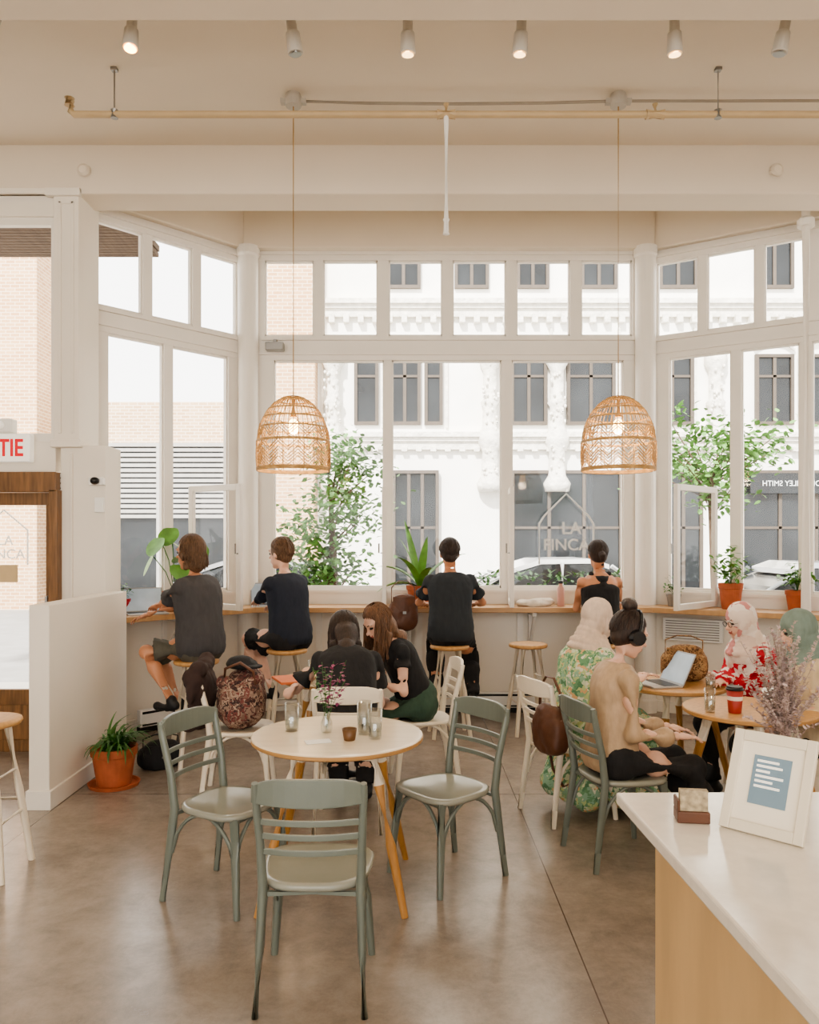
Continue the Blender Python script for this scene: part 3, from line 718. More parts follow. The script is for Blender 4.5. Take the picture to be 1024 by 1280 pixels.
def person(label,pel,yaw,spine,head,wr,wl,ar,al,skin,top,sleeve,bottom,leg,shoe,hair,hairm_,sw=.185,bulk=1.0,s=1.0,er=None,el_=None,kr=(1,0,1),kl=(1,0,1),toe=None,extras=(),hip=1.0,loose=0.0):
    yawr=rad(yaw); pel=V(pel); Ri=Matrix.Rotation(-yawr,3,'Z')
    def W(p): return Ri@(V(p)-pel)
    def sp(a): return V((sin(rad(a)),0,cos(rad(a))))
    a1,a2,a3=spine
    def spt(z):
        p=V((0,0,0)); n_=max(1,int(abs(z)/.02)); a=a1
        for k in range(n_):
            t=(k+.5)/n_*z; a=a1+(a2-a1)*min(1,max(0,t/.35)) if t<.35 else a2+(a3-a2)*min(1,(t-.35)/.25)
            p+=sp(a)*(z/n_)*s
        return p,Matrix.Rotation(rad(a),3,'Y')
    chest,Rc=spt(.36); nb,_=spt(.51); shc,Rs=spt(.452)
    hd=nb+sp(a3)*.085*s
    hy,hp,hr=head
    HR=Matrix.Rotation(rad(hy),3,'Z')@Matrix.Rotation(rad(hp),3,'Y')@Matrix.Rotation(rad(hr),3,'X')
    hf=HR@V((1,0,0)); hl=HR@V((0,1,0)); hu=HR@V((0,0,1)); H=hd+hu*.075*s+hf*.018*s
    wsc=sw/.185
    S={1:shc+V((0,sw-.016,0))-Rs@V((0,0,.018)),-1:shc-V((0,sw-.016,0))-Rs@V((0,0,.018))}; Hp={1:V((0,.09,0)),-1:V((0,-.09,0))}
    T={1:W(wl),-1:W(wr)}; A={1:W(al),-1:W(ar)}
    ep={1:V(el_ or (-.4,.5,-1)),-1:V(er or (-.4,-.5,-1))}; kp={1:V(kl),-1:V(kr)}
    E={};Wn={};K={};An={}
    for q in (1,-1):
        E[q],Wn[q]=ik(S[q],T[q],.285*s,.25*s,ep[q]); K[q],An[q]=ik(Hp[q],A[q],.43*s,.41*s,kp[q])
    b=MB(); B=bulk
    b.eloft([(spt(z)[0],spt(z)[1],d_*B,w_*B*(wsc if z>.25 else 1)) for z,d_,w_ in PROF])
    b.cap(nb-sp(a3)*.03,.056*B,hd+hu*.02,.050*B)
    for q in (1,-1):
        b.cap(shc+V((0,q*.09,.0)),.048,S[q],.045*B)
        b.cap(S[q],.045*B,S[q].lerp(E[q],.4),.044*B).cap(S[q].lerp(E[q],.4),.044*B,E[q],.036*B).cap(E[q],.036*B,E[q].lerp(Wn[q],.3),.037*B).cap(E[q].lerp(Wn[q],.3),.037*B,Wn[q],.025)
        b.cap(Hp[q],.09*B*hip,Hp[q].lerp(K[q],.5),.078*B).cap(Hp[q].lerp(K[q],.5),.078*B,K[q],.055*B)
        cf=K[q].lerp(An[q],.33); b.cap(K[q],.052*B,cf,.053*B).cap(cf,.053*B,An[q],.034)
    def hp_(f,l,u): return H+(hf*f+hl*l+hu*u)*s
    b.ell(hp_(-.008,0,.025),(.096*s,.077*s,.098*s),HR).ell(hp_(.028,0,-.035),(.064*s,.057*s,.078*s),HR)
    b.ell(hp_(.062,0,-.093),(.024*s,.026*s,.02*s),HR)
    b.cap(hp_(.088,0,.022),.009,hp_(.112,0,-.018),.013).ell(hp_(.09,0,-.052),(.012,.026,.014),HR).cap(hp_(.078,-.04,.036),.012,hp_(.078,.04,.036),.012)
    for q in (1,-1): b.ell(hp_(-.005,q*.078,-.005),(.018,.009,.03),HR)
    me=remesh(b,.0095,0,2)
    parts=[me]
    for q in (1,-1):
        fd=(Wn[q]-E[q]).normalized(); dr=fd
        if fd.z<-.5: dr=(fd+V((.6,0,0))).normalized()
        nr=V((0,0,1)); sd=dr.cross((nr-dr*nr.dot(dr)).normalized())
        side=1 if sd.y*(-q)>0 else -1
        parts.append(remesh(handmb(Wn[q],dr,nr,side,.6,s*.98),.0055,0,1))
    bm=joinmesh(parts)
    body=mkobj('person',bm,[skin,LIP],None,label,'person',True,0,pel,yawr)
    lipc=hp_(.1,0,-.052)
    for p in bm.polygons:
        if (p.center-lipc).length<.022 and p.center.dot(hf)>lipc.dot(hf)-.012 and abs((p.center-lipc).dot(hu))<.009: p.material_index=1
    for q in (1,-1): MB().ell(hp_(.076,q*.031,.012),(.014,.015,.0085),HR,12,8).build('eye',EYE,parent=body,smooth=True)
    for q in (1,-1): MB().tube([hp_(.088,q*.015,.036),hp_(.086,q*.035,.042),hp_(.072,q*.052,.036)],[.004,.0045,.002],6).build('eyebrow',H_DK,parent=body)
    lo=loose
    if top:
        c=MB()
        if sleeve>=0:
            prof=BLOUSE if 'blouse' in extras else SHIRT
            c.eloft([(spt(z)[0],spt(z)[1],(d_+lo)*B,(w_+lo)*B*(wsc if z>.25 else 1)) for z,d_,w_ in prof],28)
            for q in (1,-1):
                c.cap(shc+V((0,q*.08,0)),.060,S[q],.055*B+lo*.4)
                if sleeve<=1:
                    e=S[q].lerp(E[q],sleeve); c.cap(S[q],.058*B+lo*.4,e,.064*B+lo,ends=(1,0))
                elif 'blouse' in extras:
                    c.cap(S[q],.053,E[q],.050); e=E[q].lerp(Wn[q],sleeve-1); m_=E[q].lerp(e,.8); c.cap(E[q],.050,m_-V((0,0,.008)),.050).cap(m_-V((0,0,.008)),.046,e,.033,ends=(1,0))
                else:
                    c.cap(S[q],.058*B+lo*.5,E[q],.054*B+lo*.9); e=E[q].lerp(Wn[q],sleeve-1); c.cap(E[q],.054*B+lo*.9,e,.040+lo*.7,ends=(1,0))
        else:
            c.eloft([(spt(z)[0],spt(z)[1],d_*B*.97,w_*B*.95*(wsc if z>.25 else 1)*(1 if z<.40 else .86)) for z,d_,w_ in SHIRT if z<.40]+[(spt(.41)[0],spt(.41)[1],.108*B,.12)],28)
            c.cap(spt(.39)[0]+Rs@V((-.095,0,0)),.035,shc+Rs@V((-.085,0,.0)),.03)
            for q in (1,-1):
                c.cap(shc+Rs@V((-.088,q*.02,.0)),.026,shc+Rs@V((-.02,q*.08,.055)),.02).cap(shc+Rs@V((-.02,q*.08,.055)),.02,spt(.38)[0]+Rs@V((.10,q*.06,0)),.02)
        mkobj('top',remesh(c,.0105,.016+lo*.4,2),top,body,smooth=True)
    if bottom:
        c=MB(); c.cap((0,-.075,-.005),.112*B*hip+.012,(0,.075,-.005),.112*B*hip+.012)
        if leg=='dress':
            c.ell((0,0,.05),(.12,.15,.14))
            kk=(K[1]+K[-1])/2; aa=(An[1]+An[-1])/2
            for q in (1,-1): c.cap(Hp[q],.125,K[q],.10)
            c.cap((0,0,0),.15,kk,.12); zf=aa.z-.03
            for u in (-.12,-.04,.04,.12):
                c.cap(kk+V((-.02,u,0)),.09,V((aa.x+.02+abs(u)*.2,u*1.7,zf+.08)),.10,ends=(1,1))
            for u in (-.13,0,.13):
                c.cap(V((-.02,u,.0)),.10,V((-.05,u*1.3,zf+.1)),.095); c.cap(V((kk.x*.5,u,.0)),.10,V((kk.x*.5,u*1.4,zf+.1)),.11)
        else:
            if 'skirt' in extras: c.ell((0,0,.07),(.135,.17,.12)).cap(Hp[1],.12,K[1],.10).cap(Hp[-1],.12,K[-1],.10).cap((Hp[1]+Hp[-1])/2,.12,(K[1]+K[-1])/2,.09)
            for q in (1,-1):
                if leg<=1:
                    e=Hp[q].lerp(K[q],leg); c.cap(Hp[q],.098*B*hip+.012,e,.080*B+.016,ends=(1,0))
                else:
                    c.cap(Hp[q],.096*B*hip+.012,K[q],.068*B+.014); e=K[q].lerp(An[q],leg-1); cf=K[q].lerp(e,.35); c.cap(K[q],.068*B+.014,cf,.064*B+.014).cap(cf,.064*B+.014,e,.060,ends=(1,0))
        mkobj('dress_skirt' if leg=='dress' or 'skirt' in extras else 'trousers',remesh(c,.012,.018,2),bottom,body,smooth=True)
    for q in (1,-1):
        an=An[q]; td=V(toe) if toe else V((1,0,0)); td=td.normalized(); sd=V((-td.y,td.x,0)).normalized()
        c=MB(); c.cap(an-V((0,0,.035))-td*.03,.038,an-V((0,0,.05))+td*.13,.034).cap(an,.042,an-V((0,0,.04)),.04).ell(an-V((0,0,.055))+td*.05,(.12,.042,.022),Matrix((td,sd,td.cross(sd))).transposed())
        mkobj('shoe',remesh(c,.01,0,2),shoe,body,smooth=True)
    C=hp_(-.022,0,.034); RR=(.098*s,.087*s,.104*s)
    if hair in ('hijab','hijab_mask'):
        c=MB(); c.ell(C,(.101,.090,.104),HR).ell(hp_(-.03,0,-.04),(.084,.078,.09),HR)
        c.eloft([(spt(z)[0]+Rs@V((.01,0,.012)),spt(z)[1],d_,w_) for z,d_,w_ in ((.39,.135,.172),(.42,.135,.175),(.45,.125,.168),(.49,.100,.13),(.53,.080,.090),(.56,.070,.076))],28)
        for k,(f0,u0,r_,th,tilt) in enumerate(((.0,-.105,.088,.018,.5),(.005,-.135,.100,.019,.35),(.0,-.165,.120,.020,.2),(.01,-.195,.140,.018,.05),(-.012,.0,.092,.014,1.25),(.012,.004,.086,.013,1.45),(-.04,.0,.090,.012,1.3),(-.07,-.01,.078,.013,1.3))):
            pts=[]
            for j in range(20):
                t=2*pi*j/20; x=r_*cos(t); y=r_*.92*sin(t)
                if k>=4: pts.append(hp_(f0+.02-.03*cos(t),y*.95,u0+.0+r_*1.12*cos(t)))
                else: pts.append(hp_(f0+x*cos(tilt*.5)-.02,y,u0-x*sin(tilt)*.6))
            c.tube(pts,th,8,closed=True)
        c.cap(hp_(.02,.02,-.125),.045,chest+Rc@V((.10,-.03,.03)),.06)
        mkobj('headscarf',remesh(c,.008,.014,0),hairm_,body,smooth=True)
        if hair=='hijab_mask':
            c=MB(); c.ell(hp_(.05,0,-.055),(.064,.062,.052),HR); mkobj('face_mask',remesh(c,.008,0,2),C_MASK,body,smooth=True)
        elif 'glasses' in extras:
            g=MB()
            for q in (1,-1): g.tube([hp_(.102,q*.032+.022*cos(t),.012+.02*sin(t)) for t in [2*pi*k/14 for k in range(14)]],.002,5,closed=True).tube([hp_(.1,q*.055,.015),hp_(.0,q*.085,.015)],.0018,5)
            g.tube([hp_(.104,-.01,.014),hp_(.104,.01,.014)],.0018,5).build('eyeglasses',BLACK,parent=body)
    else:
        c=MB(); c.ell(C,RR,HR)
        lens={'short':.0,'medium':.10,'long':.30,'bun':0,'pony':0}[hair]
        if hair=='short': c.ell(hp_(-.045,0,-.02),(.060,.066,.06),HR)
        if hair in('bun','pony'): c.ell(hp_(-.04,0,-.01),(.062,.070,.07),HR)
        if hair=='bun': c.cap(hp_(-.05,0,.11),.035,hp_(-.06,0,.145),.03).ell(hp_(-.06,0,.160),(.046,.050,.036),HR).ell(hp_(-.04,.025,.175),(.03,.03,.026),HR).ell(hp_(-.08,-.025,.15),(.03,.03,.03),HR)
        if hair=='pony':
            c.cap(hp_(-.10,0,.03),.03,hp_(-.13,0,-.02),.032).cap(hp_(-.13,0,-.02),.032,hp_(-.115,0,-.11),.012)
        if hair=='medium':
            c.ell(hp_(-.05,0,-.05),(.07,.085,.10),HR).cap(hp_(.01,.075,.0),.03,hp_(-.01,.07,-.1),.022).cap(hp_(.01,-.075,.0),.03,hp_(-.01,-.07,-.1),.022)
        if hair=='long':
            c.ell(hp_(-.05,0,-.05),(.07,.08,.12),HR)
            bk=nb+Rc@V((-.075,0,-.02)); c.cap(hp_(-.06,0,-.07),.065,bk,.055).cap(bk,.055,bk+Rc@V((-.03,0,-.13)),.03)
            for q in (1,-1):
                m_=hp_(.01,q*.08,-.1); c.cap(hp_(.0,q*.065,.0),.032,m_,.028).cap(m_,.028,m_+V((.02,q*.02,-.15)),.014)
        hm=remesh(c,.0095,.014,1,.45)
        stm=MB(); random.seed(int(abs(pel.x*100)))
        N=260 if hair in('short','medium') else (320 if hair=='long' else 190)
        for i in range(N):
            ph=random.uniform(-pi,pi); fr=(1+cos(ph))/2
            thm=2.15-1.15*fr**.8 if hair!='bun' else 2.0-1.0*fr
            thm+=random.uniform(-.15,.12); pts=[]
            K_=7; jit=random.uniform(1.0,1.07 if hair in('short','medium','long') else 1.04)
            for k in range(K_+1):
                th=.12+(thm-.12)*k/K_; pp=ph+random.uniform(-.04,.04)
                pts.append(C+HR@V((RR[0]*sin(th)*cos(pp)*jit,RR[1]*sin(th)*sin(pp)*jit,RR[2]*cos(th)*jit)))
            if lens and fr<.75:
                L=lens*random.uniform(.75,1.1); q=pts[-1].copy(); n_=6; wv=random.uniform(0,6)
                for k in range(n_):
                    q=q+V((0,0,-L/n_))+hl*(.009*sin(k*1.5+wv))+hf*(-.004 if hair=='medium' else .002+.005*cos(k+wv)); pts.append(q.copy())
            stm.tube(pts,[.0036]*(len(pts)-1)+[.001],4)
        mm=joinmesh([hm,stm.mesh('st')])
        mkobj('hair',mm,hairm_,body,smooth=True)
        if 'headphones' in extras:
            g=MB(); pts=[hp_(-.0,.106*cos(t),.0+.145*sin(t)) for t in [pi*k/14 for k in range(15)]]
            g.tube(pts,.010,8)
            for q in (1,-1): g.tube([hp_(.0,q*.080,-.005),hp_(.0,q*.094,-.005),hp_(.0,q*.126,-.005)],[.038,.046,.038],18)
            g.build('headphones',HPHONE,parent=body,label='black over-ear headphones')
    return body

person('person in charcoal t-shirt and shorts sitting at the window bar',
 (-1.60,6.14,.885),158,(2,8,12),(0,4,0),(-2.10,6.42,1.10),(-2.16,6.62,1.10),(-1.78,5.98,.50),(-1.80,6.30,.42),SKIN2,C_CHAR,.85,C_SHORT,.86,SHOE,'medium',H_BR,sw=.19,bulk=1.08,s=1.07,loose=.008)
person('person in navy sweater and shorts sitting on a bar stool',
 (-1.00,6.74,.885),140,(4,10,14),(10,6,0),(-1.25,7.35,1.10),(-1.42,7.30,1.10),(-1.16,6.80,.42),(-1.34,6.90,.42),SKIN,C_NAVY,1.85,C_BLACK,.85,SHOE,'short',H_BR,sw=.185,bulk=1.05,s=1.05)
person('person in dark t-shirt seen from behind on a bar stool',
 (.36,7.0,.885),92,(2,8,12),(0,10,0),(.60,7.48,1.10),(.16,7.48,1.10),(.56,7.05,.32),(.24,7.22,.36),SKIN2,C_SLATE,.62,C_BLACK,1.95,SHOE,'short',H_DK,sw=.188,bulk=1.05,s=1.04,er=(-.3,-.8,-.7),el_=(-.3,.8,-.7),loose=.006)
person('person in black tank top, hair tied back, seen from behind',
 (1.70,7.1,.885),95,(2,6,10),(0,14,0),(1.82,7.52,1.10),(1.58,7.52,1.10),(1.78,7.2,.36),(1.58,7.2,.36),SKIN2,C_BLACK,-1,C_BLACK,1.95,SHOE,'pony',H_DK,sw=.178,bulk=1.02,s=1.02,er=(-.4,-.35,-1),el_=(-.4,.35,-1))
person('person in black shirt with long dark hair hunched over the table',
 (-.38,4.90,.545),96,(20,38,40),(8,52,0),(-.32,5.36,.775),(-.66,5.34,.775),(-.28,5.22,.09),(-.46,5.22,.09),SKIN,C_BLACK,.62,C_BLACK,1.95,SHOE,'long',H_DK,sw=.18,bulk=1.06,s=1.03,er=(-.6,-.4,-.8),el_=(-.5,.7,-.5),loose=.006)
person('person in black top and green skirt with long chestnut hair',
 (.05,5.66,.545),200,(14,28,30),(14,34,0),(-.36,5.66,.775),(-.26,5.40,.775),(-.32,5.72,.09),(-.32,5.50,.09),SKIN,C_BLACK,.40,C_GREEN,.98,SHOE,'long',H_MB,sw=.160,bulk=.90,s=.98,extras=('skirt',))
person('person in beige headscarf and green floral dress typing on a laptop',
 (1.05,5.0,.545),24,(6,14,16),(0,14,0),(1.44,5.06,.80),(1.46,5.22,.80),(1.42,5.02,.09),(1.38,5.24,.09),SKIN,C_FLORAL,1.9,C_FLORAL,'dress',SHOE,'hijab_mask',C_BEIGE,sw=.17,bulk=1.05,s=1.0,loose=.01)
person('person in tan blouse and black trousers wearing headphones, top bun',
 (1.08,4.31,.545),12,(2,6,14),(0,22,0),(1.40,4.20,.67),(1.42,4.42,.67),(1.62,4.26,.09),(1.58,4.46,.09),SKIN,C_TAN,1.90,C_BLACK,1.95,SHOE,'bun',H_BK,sw=.158,bulk=.92,s=.98,extras=('headphones','blouse'),kr=(1,0,.8),kl=(1,0,.8),hip=1.06,loose=.0,er=(-1,-.1,-.6),el_=(-1,.1,-.6))
person('person in pale headscarf, glasses and red print top at the table',
 (2.38,5.42,.545),192,(6,16,16),(0,14,0),(2.02,5.20,.78),(2.05,5.48,.78),(2.02,5.32,.09),(2.06,5.5,.09),SKIN,C_RED,1.9,C_BLACK,1.95,SHOE,'hijab',C_WHITE,sw=.165,bulk=1.05,s=.93,extras=('glasses',),loose=.006)
person('person in sage headscarf and cream knit sitting at the table',
 (2.42,4.74,.545),176,(4,10,14),(0,14,0),(2.16,4.78,.78),(2.14,4.54,.78),(2.16,4.84,.09),(2.14,4.64,.09),SKIN,C_CREAM,1.9,C_BLACK,1.95,SHOE,'hijab',C_MINT,sw=.18,bulk=1.15,s=.93,loose=.015)

# ------------------------------------------------------------ small things
LALU=M('laptop_alu','B9B7B4',.35,.6,var=.02); LSCR=M('laptop_screen','93A0AA',.2,var=.2,emis=.35)
def laptop(loc,yaw,label,lidm,sz=.3,open_=110):
    t=thing('laptop',label,'laptop',loc,rad(yaw))
    MB().box(-sz/2,sz/2,-.105,.105,0,.014).build('base',LALU,parent=t,bevel=.003)
    MB().box(-sz/2+.02,sz/2-.02,-.02,.09,.0142,.0155).build('keyboard',BLACK,parent=t)
    R=Matrix.Translation((0,.105,.012))@Matrix.Rotation(rad(90-open_),4,'X')
    MB().box(-sz/2,sz/2,0,.006,0,.22,R).build('screen_lid',lidm,parent=t,bevel=.002)
    MB().box(-sz/2+.01,sz/2-.01,-.001,0,.012,.21,R).build('display',LSCR,parent=t)
ALU=M('aluminium_lid','8E8D8B',.35,.5,var=.02)
laptop((-2.27,6.90,1.06),30,'silver laptop open on the bar',ALU,.34)
laptop((-1.38,7.72,1.06),12,'slim grey laptop open on the bar',ALU,.30)
laptop((1.62,5.24,.75),-76,'silver laptop open on the small round table',ALU,.28,115)
WATER=M_glass('water',(.86,.9,.9),.1)
def glass(loc,r=.032,h=.11):
    t=thing('water_glass','clear drinking glass of water on the table','glass',loc,0,'drinking glasses')
    MB().lathe([(r*.82,0),(r*.86,.004),(r,h),(r*.94,h),(r*.8,.012),(.004,.012)],24).build('glass',GLASS2,parent=t,smooth=True)
    MB().lathe([(r*.79,.013),(r*.87,h*.5),(.004,h*.5)],20).build('water',WATER,parent=t,smooth=True)
glass((-.585,3.98,.75),.038,.14); glass((-.22,3.92,.75),.038,.16); glass((-.165,3.83,.75),.036,.14); glass((-.24,4.08,.75),.03,.12)
glass((-.68,5.60,.75)); glass((1.66,4.42,.75),.032,.13); glass((1.92,5.10,.75),.032,.1)
v=thing('bud_vase','small glass vase with magenta and green sprigs on the table','flower vase',(-.41,3.95,.75))
MB().lathe([(.022,0),(.028,.01),(.03,.05),(.014,.09),(.016,.1),(.013,.1),(.011,.088),(.026,.05),(.004,.01)],20).build('vase',GLASS2,parent=v,smooth=True)
sm=MB(); lf=MB(); lg=MB(); random.seed(5)
for i in range(8):
    a=random.uniform(0,6.28); sp=random.uniform(.03,.11); h=random.uniform(.2,.36); p1=V((sp*cos(a),sp*sin(a)*.6,h)); sm.tube([(0,0,.02),(p1.x*.3,p1.y*.3,h*.5),p1],.0016,4)
    for k in range(14):
        u=.45+.55*k/14; q=V((p1.x*u,p1.y*u,h*u)); (lf if i%3 else lg).leaf(q,Matrix.Rotation(random.uniform(0,6.3),3,'Z')@Matrix.Rotation(random.uniform(-.7,.4),3,'Y'),.038,.02)
sm.build('stems',LEAF,parent=v); lf.build('flowers',M('magenta_leaf','8E3A60',.6,var=.4,scale=30),parent=v,label='magenta leaves'); lg.build('leaves',LEAF,parent=v)
def cup(loc,r,h,mat,name,label,cat='cup',lid=None,extra=None):
    t=thing(name,label,cat,loc)
    MB().lathe([(r*.72,0),(r*.76,.003),(r,h),(r*.93,h),(r*.7,.008),(.003,.008)],24).build('body',mat,parent=t,smooth=True)
    if lid: MB().lathe([(r*1.06,h-.004),(r*1.08,h+.004),(r*.95,h+.008),(r*.9,h+.016),(r*.5,h+.016)],24).build('lid',lid,parent=t)
    if extra: MB().lathe([(r*.83,h*.35),(r*.94,h*.72)],24).build('sleeve',extra,parent=t,label='printed sleeve')
    return t
cup((-.285,3.80,.75),.036,.055,M('brown_glaze','6A4A2C',.4,var=.2),'espresso_cup','small brown ceramic cup on the table')
cup((1.79,4.40,.75),.045,.13,M('red_card','A33A30',.5),'takeaway_cup','red takeaway paper cup with black lid on the table',lid=BLACK,extra=M('white_band','E8E0D4',.6))
cup((1.98,4.38,.75),.045,.12,WHITEP,'takeaway_cup','white takeaway paper cup on the table',lid=WHITEP)
MB().box(-.06,.06,-.035,.035,0,.003).build('menu_card',WHITEP,label='small white card lying on the round table',cat='card',loc=(-.43,3.76,.751),rotz=.3)
nb_=thing('notebook','orange covered notebook lying on the table','notebook',(-.80,5.40,.751),.4)
MB().box(-.10,.10,-.14,.14,0,.016).build('cover',M('orange_cover','D0703E',.6),parent=nb_,bevel=.002); MB().box(-.095,.101,-.135,.135,.003,.013).build('pages',WHITEP,parent=nb_)
MB().box(-.10,.10,-.13,.13,0,.004).build('paper_sheet',WHITEP,label='white sheet of paper on the table',cat='paper',loc=(-.42,5.6,.751),rotz=-.3)
wb=thing('water_bottle','pink reusable bottle standing on the bar','bottle',(1.46,7.72,1.06))
MB().lathe([(.032,0),(.035,.005),(.035,.17),(.02,.2),(.02,.22)],20).build('body',M('pink_bottle','C99A8E',.4),parent=wb,smooth=True)
MB().lathe([(.023,.22),(.023,.245),(.01,.25)],16).build('cap',BLACK,parent=wb)
c=MB(); c.ell((0,0,.02),(.17,.11,.035)).ell((.1,.02,.03),(.09,.08,.04)).ell((-.1,-.02,.025),(.08,.09,.03))
mkobj('folded_jacket',remesh(c,.01,.05,1,.4),cloth('pale_linen','CFC3B2'),None,'pale linen jacket crumpled on the bar','jacket',True,0,(1.22,7.74,1.065))
def bag(loc,yaw,size,mat,name,label,strap=True,straph=.3):
    t=thing(name,label,'bag',loc,rad(yaw)); w,d_,h=size
    c=MB(); c.ell((0,0,h*.42),(w/2,d_/2,h*.42),None,24,14,.6).ell((.01,0,h*.7),(w*.40,d_*.42,h*.3),None,20,12,.75)
    mkobj('body',remesh(c,.009,.03,1,.4),mat,t,smooth=True)
    MB().ribbon([(-w*.38+w*.76*i/8,-d_/2-.004+.03*abs(i/4-1)**2,0) for i in range(9)],[(h*.5+.08*h*abs(i/4-1),h*.93) for i in range(9)],.012).build('flap',mat,parent=t,bevel=.003)
    MB().box(-.015,.015,-d_/2-.018,-d_/2-.008,h*.47,h*.54).build('buckle',METAL,parent=t)
    if strap: MB().tube([(-w*.40,0,h*.75),(-w*.40,0,h+straph*.5),(-w*.15,0,h+straph),(w*.15,0,h+straph),(w*.40,0,h+straph*.5),(w*.40,0,h*.75)],.010,6,sq=.5).build('strap',mat,parent=t,smooth=True)
    return t
bag((-.06,7.44,.86),10,(.27,.15,.34),C_BROWN,'backpack','brown leather backpack hanging at the edge of the bar',True,.12)
b_=bag((.83,4.72,.44),112,(.28,.13,.29),C_BROWN,'shoulder_bag','brown leather shoulder bag hanging from the chair back',True,.16)
MB().tube([(-.10,-.05,.2),(-.16,-.07,.0),(-.13,-.08,-.14),(-.02,-.08,-.20),(.08,-.07,-.12),(.12,-.05,.08)],.010,6,sq=.5).build('strap',C_BROWN,parent=b_,smooth=True,label='long dangling leather strap')
bag((-1.86,5.98,0.0),30,(.32,.2,.2),C_BLACK,'duffel_bag','black bag lying on the floor by the wall',True,.05)
bag((1.86,5.42,.752),-15,(.30,.15,.24),PATT2,'woven_handbag','slouchy brown woven handbag standing on the round table',True,.06)
c=MB(); c.ell((.0,0,.70),(.085,.235,.17)).cap((0,-.19,.86),.05,(.0,.19,.86),.05).cap((-.03,-.2,.8),.06,(-.04,-.24,.52),.045).cap((-.03,.2,.8),.06,(-.04,.22,.50),.05).ell((-.01,-.03,.55),(.08,.19,.10))
mkobj('coat',remesh(c,.011,.06,1,.4),COAT,None,'dark brown wool coat draped over the chair back','coat',True,0,(-1.385,5.36,.0),rad(5))
c=MB(); c.ell((0,0,.16),(.15,.17,.16),None,24,14,.7).ell((.02,.02,.28),(.12,.14,.10)).cap((-.1,-.1,.3),.04,(.1,-.08,.33),.035)
tb=thing('woven_tote_bag','bulky patterned woven bag sitting on the chair','bag',(-1.12,5.34,.462))
mkobj('body',remesh(c,.010,.05,1,.4),PATT,tb,smooth=True)
MB().tube([(-.10,-.10,.26),(-.08,-.13,.40),(.02,-.14,.44),(.10,-.12,.38),(.11,-.08,.26)],.010,6).build('strap',C_BROWN,parent=tb,smooth=True)
c=MB(); c.ell((0,0,.0),(.105,.098,.035)).ell((.10,.0,-.012),(.06,.07,.012)).ell((-.01,0,.02),(.085,.08,.03))
mkobj('black_cap',remesh(c,.008,.010,1),C_BLACK,None,'black brimmed cap lying on top of the bag','hat',True,0,(-1.12,5.34,.875),rad(-30))

# ------------------------------------------------------------ outdoors
structure(MB().box(-30,30,8.12,60,-.14,-.1),'ground',ASPH)
structure(MB().box(-30,30,8.12,9.8,-.1,-.04),'ground_sidewalk',CONC)
wb=thing('white_stone_building','ornate white stone building across the street','building',(0,0,0))
MB().box(-2.3,24,20,21,-.1,15).build('wall',FACW,parent=wb)
det=MB()
for z in (7.45,10.9,4.15): det.box(-2.3,24,19.72,20,z+.1,z+.22).box(-2.3,24,19.8,20,z,z+.1).box(-2.3,24,19.87,20,z-.2,z)
for x in [ -2.0+.36*k for k in range(70)]: det.box(x,x+.14,19.8,20,7.1,7.3).box(x,x+.14,19.82,20,3.9,4.0)
for x0 in (-2.2,-.7,.9,2.3,3.5,5.2,7.1,9.7,11.2,13): det.box(x0,x0+.06,19.93,20,4.5,7.0)
for x in (-1.08,-.12,.6,2.97,4.52,6.55,9.1,10.35): det.tube([(x-.5,19.92,6.45),(x-.25,19.9,6.62),(x,19.88,6.68),(x+.25,19.9,6.62),(x+.5,19.92,6.45)],.05,6)
det.build('cornice',FACD,parent=wb,label='carved stone cornices')
for x in (-1.9,2.0,3.66,5.6,7.6,10.6,13.4):
    cl=MB(); cl.lathe([(.30,2.9),(.34,3.1),(.22,3.3),(.20,3.9),(.30,4.1),(.30,4.3),(.2,4.5),(.18,5.0),(.24,5.1),(.17,5.2),(.17,5.9),(.28,6.1),(.28,6.35)],14,(x,19.85,0))
    for k in range(60): cl.ell((x+random.uniform(-.2,.2),19.66,random.uniform(2.9,6.4)),(.035,.05,.05),None,6,5)
    cl.build('column',FACD,parent=wb,smooth=True)
def fwin(par,x0,x1,z0,z1,y,mull=1):
    MB().box(x0,x1,y-.02,y+.03,z0,z1).build('window_pane',DKGLASS,parent=par)
    f=MB()
    for a,b,c_,d_ in ((x0-.08,x0,z0-.08,z1+.08),(x1,x1+.08,z0-.08,z1+.08),(x0,x1,z0-.08,z0),(x0,x1,z1,z1+.08)): f.box(a,b,y-.08,y+.03,c_,d_)
    for k in range(mull):
        xm=x0+(x1-x0)*(k+1)/(mull+1); f.box(xm-.04,xm+.04,y-.06,y+.03,z0,z1)
    f.box(x0,x1,y-.06,y+.03,(z0+z1)/2+.3,(z0+z1)/2+.36)
    f.build('window_frame',DKFRAME,parent=par)
for x0,x1 in ((-1.3,-.85),(-.44,.2),(.45,.75),(2.6,3.35),(4.0,5.05),(6.1,7.0),(8.7,9.5),(9.9,10.8),(11.8,12.6)):
    fwin(wb,x0,x1,4.65,6.25,19.98,1 if x1-x0>.5 else 0)
for x0,x1 in ((-.5,.2),(1.2,1.9),(2.75,3.4),(4.35,5.1),(6.3,7.1),(8.7,9.5),(10.2,11)):
    fwin(wb,x0,x1,8.05,10.2,19.98,1)
for x0,x1 in ((-.35,.65),(2.6,5.2),(6.0,7.2),(8.3,11.0)):
    fwin(wb,x0,x1,.0,3.35,19.9,2)
sg=MB().box(8.4,10.9,19.7,19.85,2.85,3.35).build('shop_sign',DKGLASS,parent=wb,label='dark shop fascia with pale lettering')
text('MACON SMILEY SMITH',.19,VINYL,(9.6,19.68,3.03),(pi/2,0,0),parent=wb,sx=-.95)
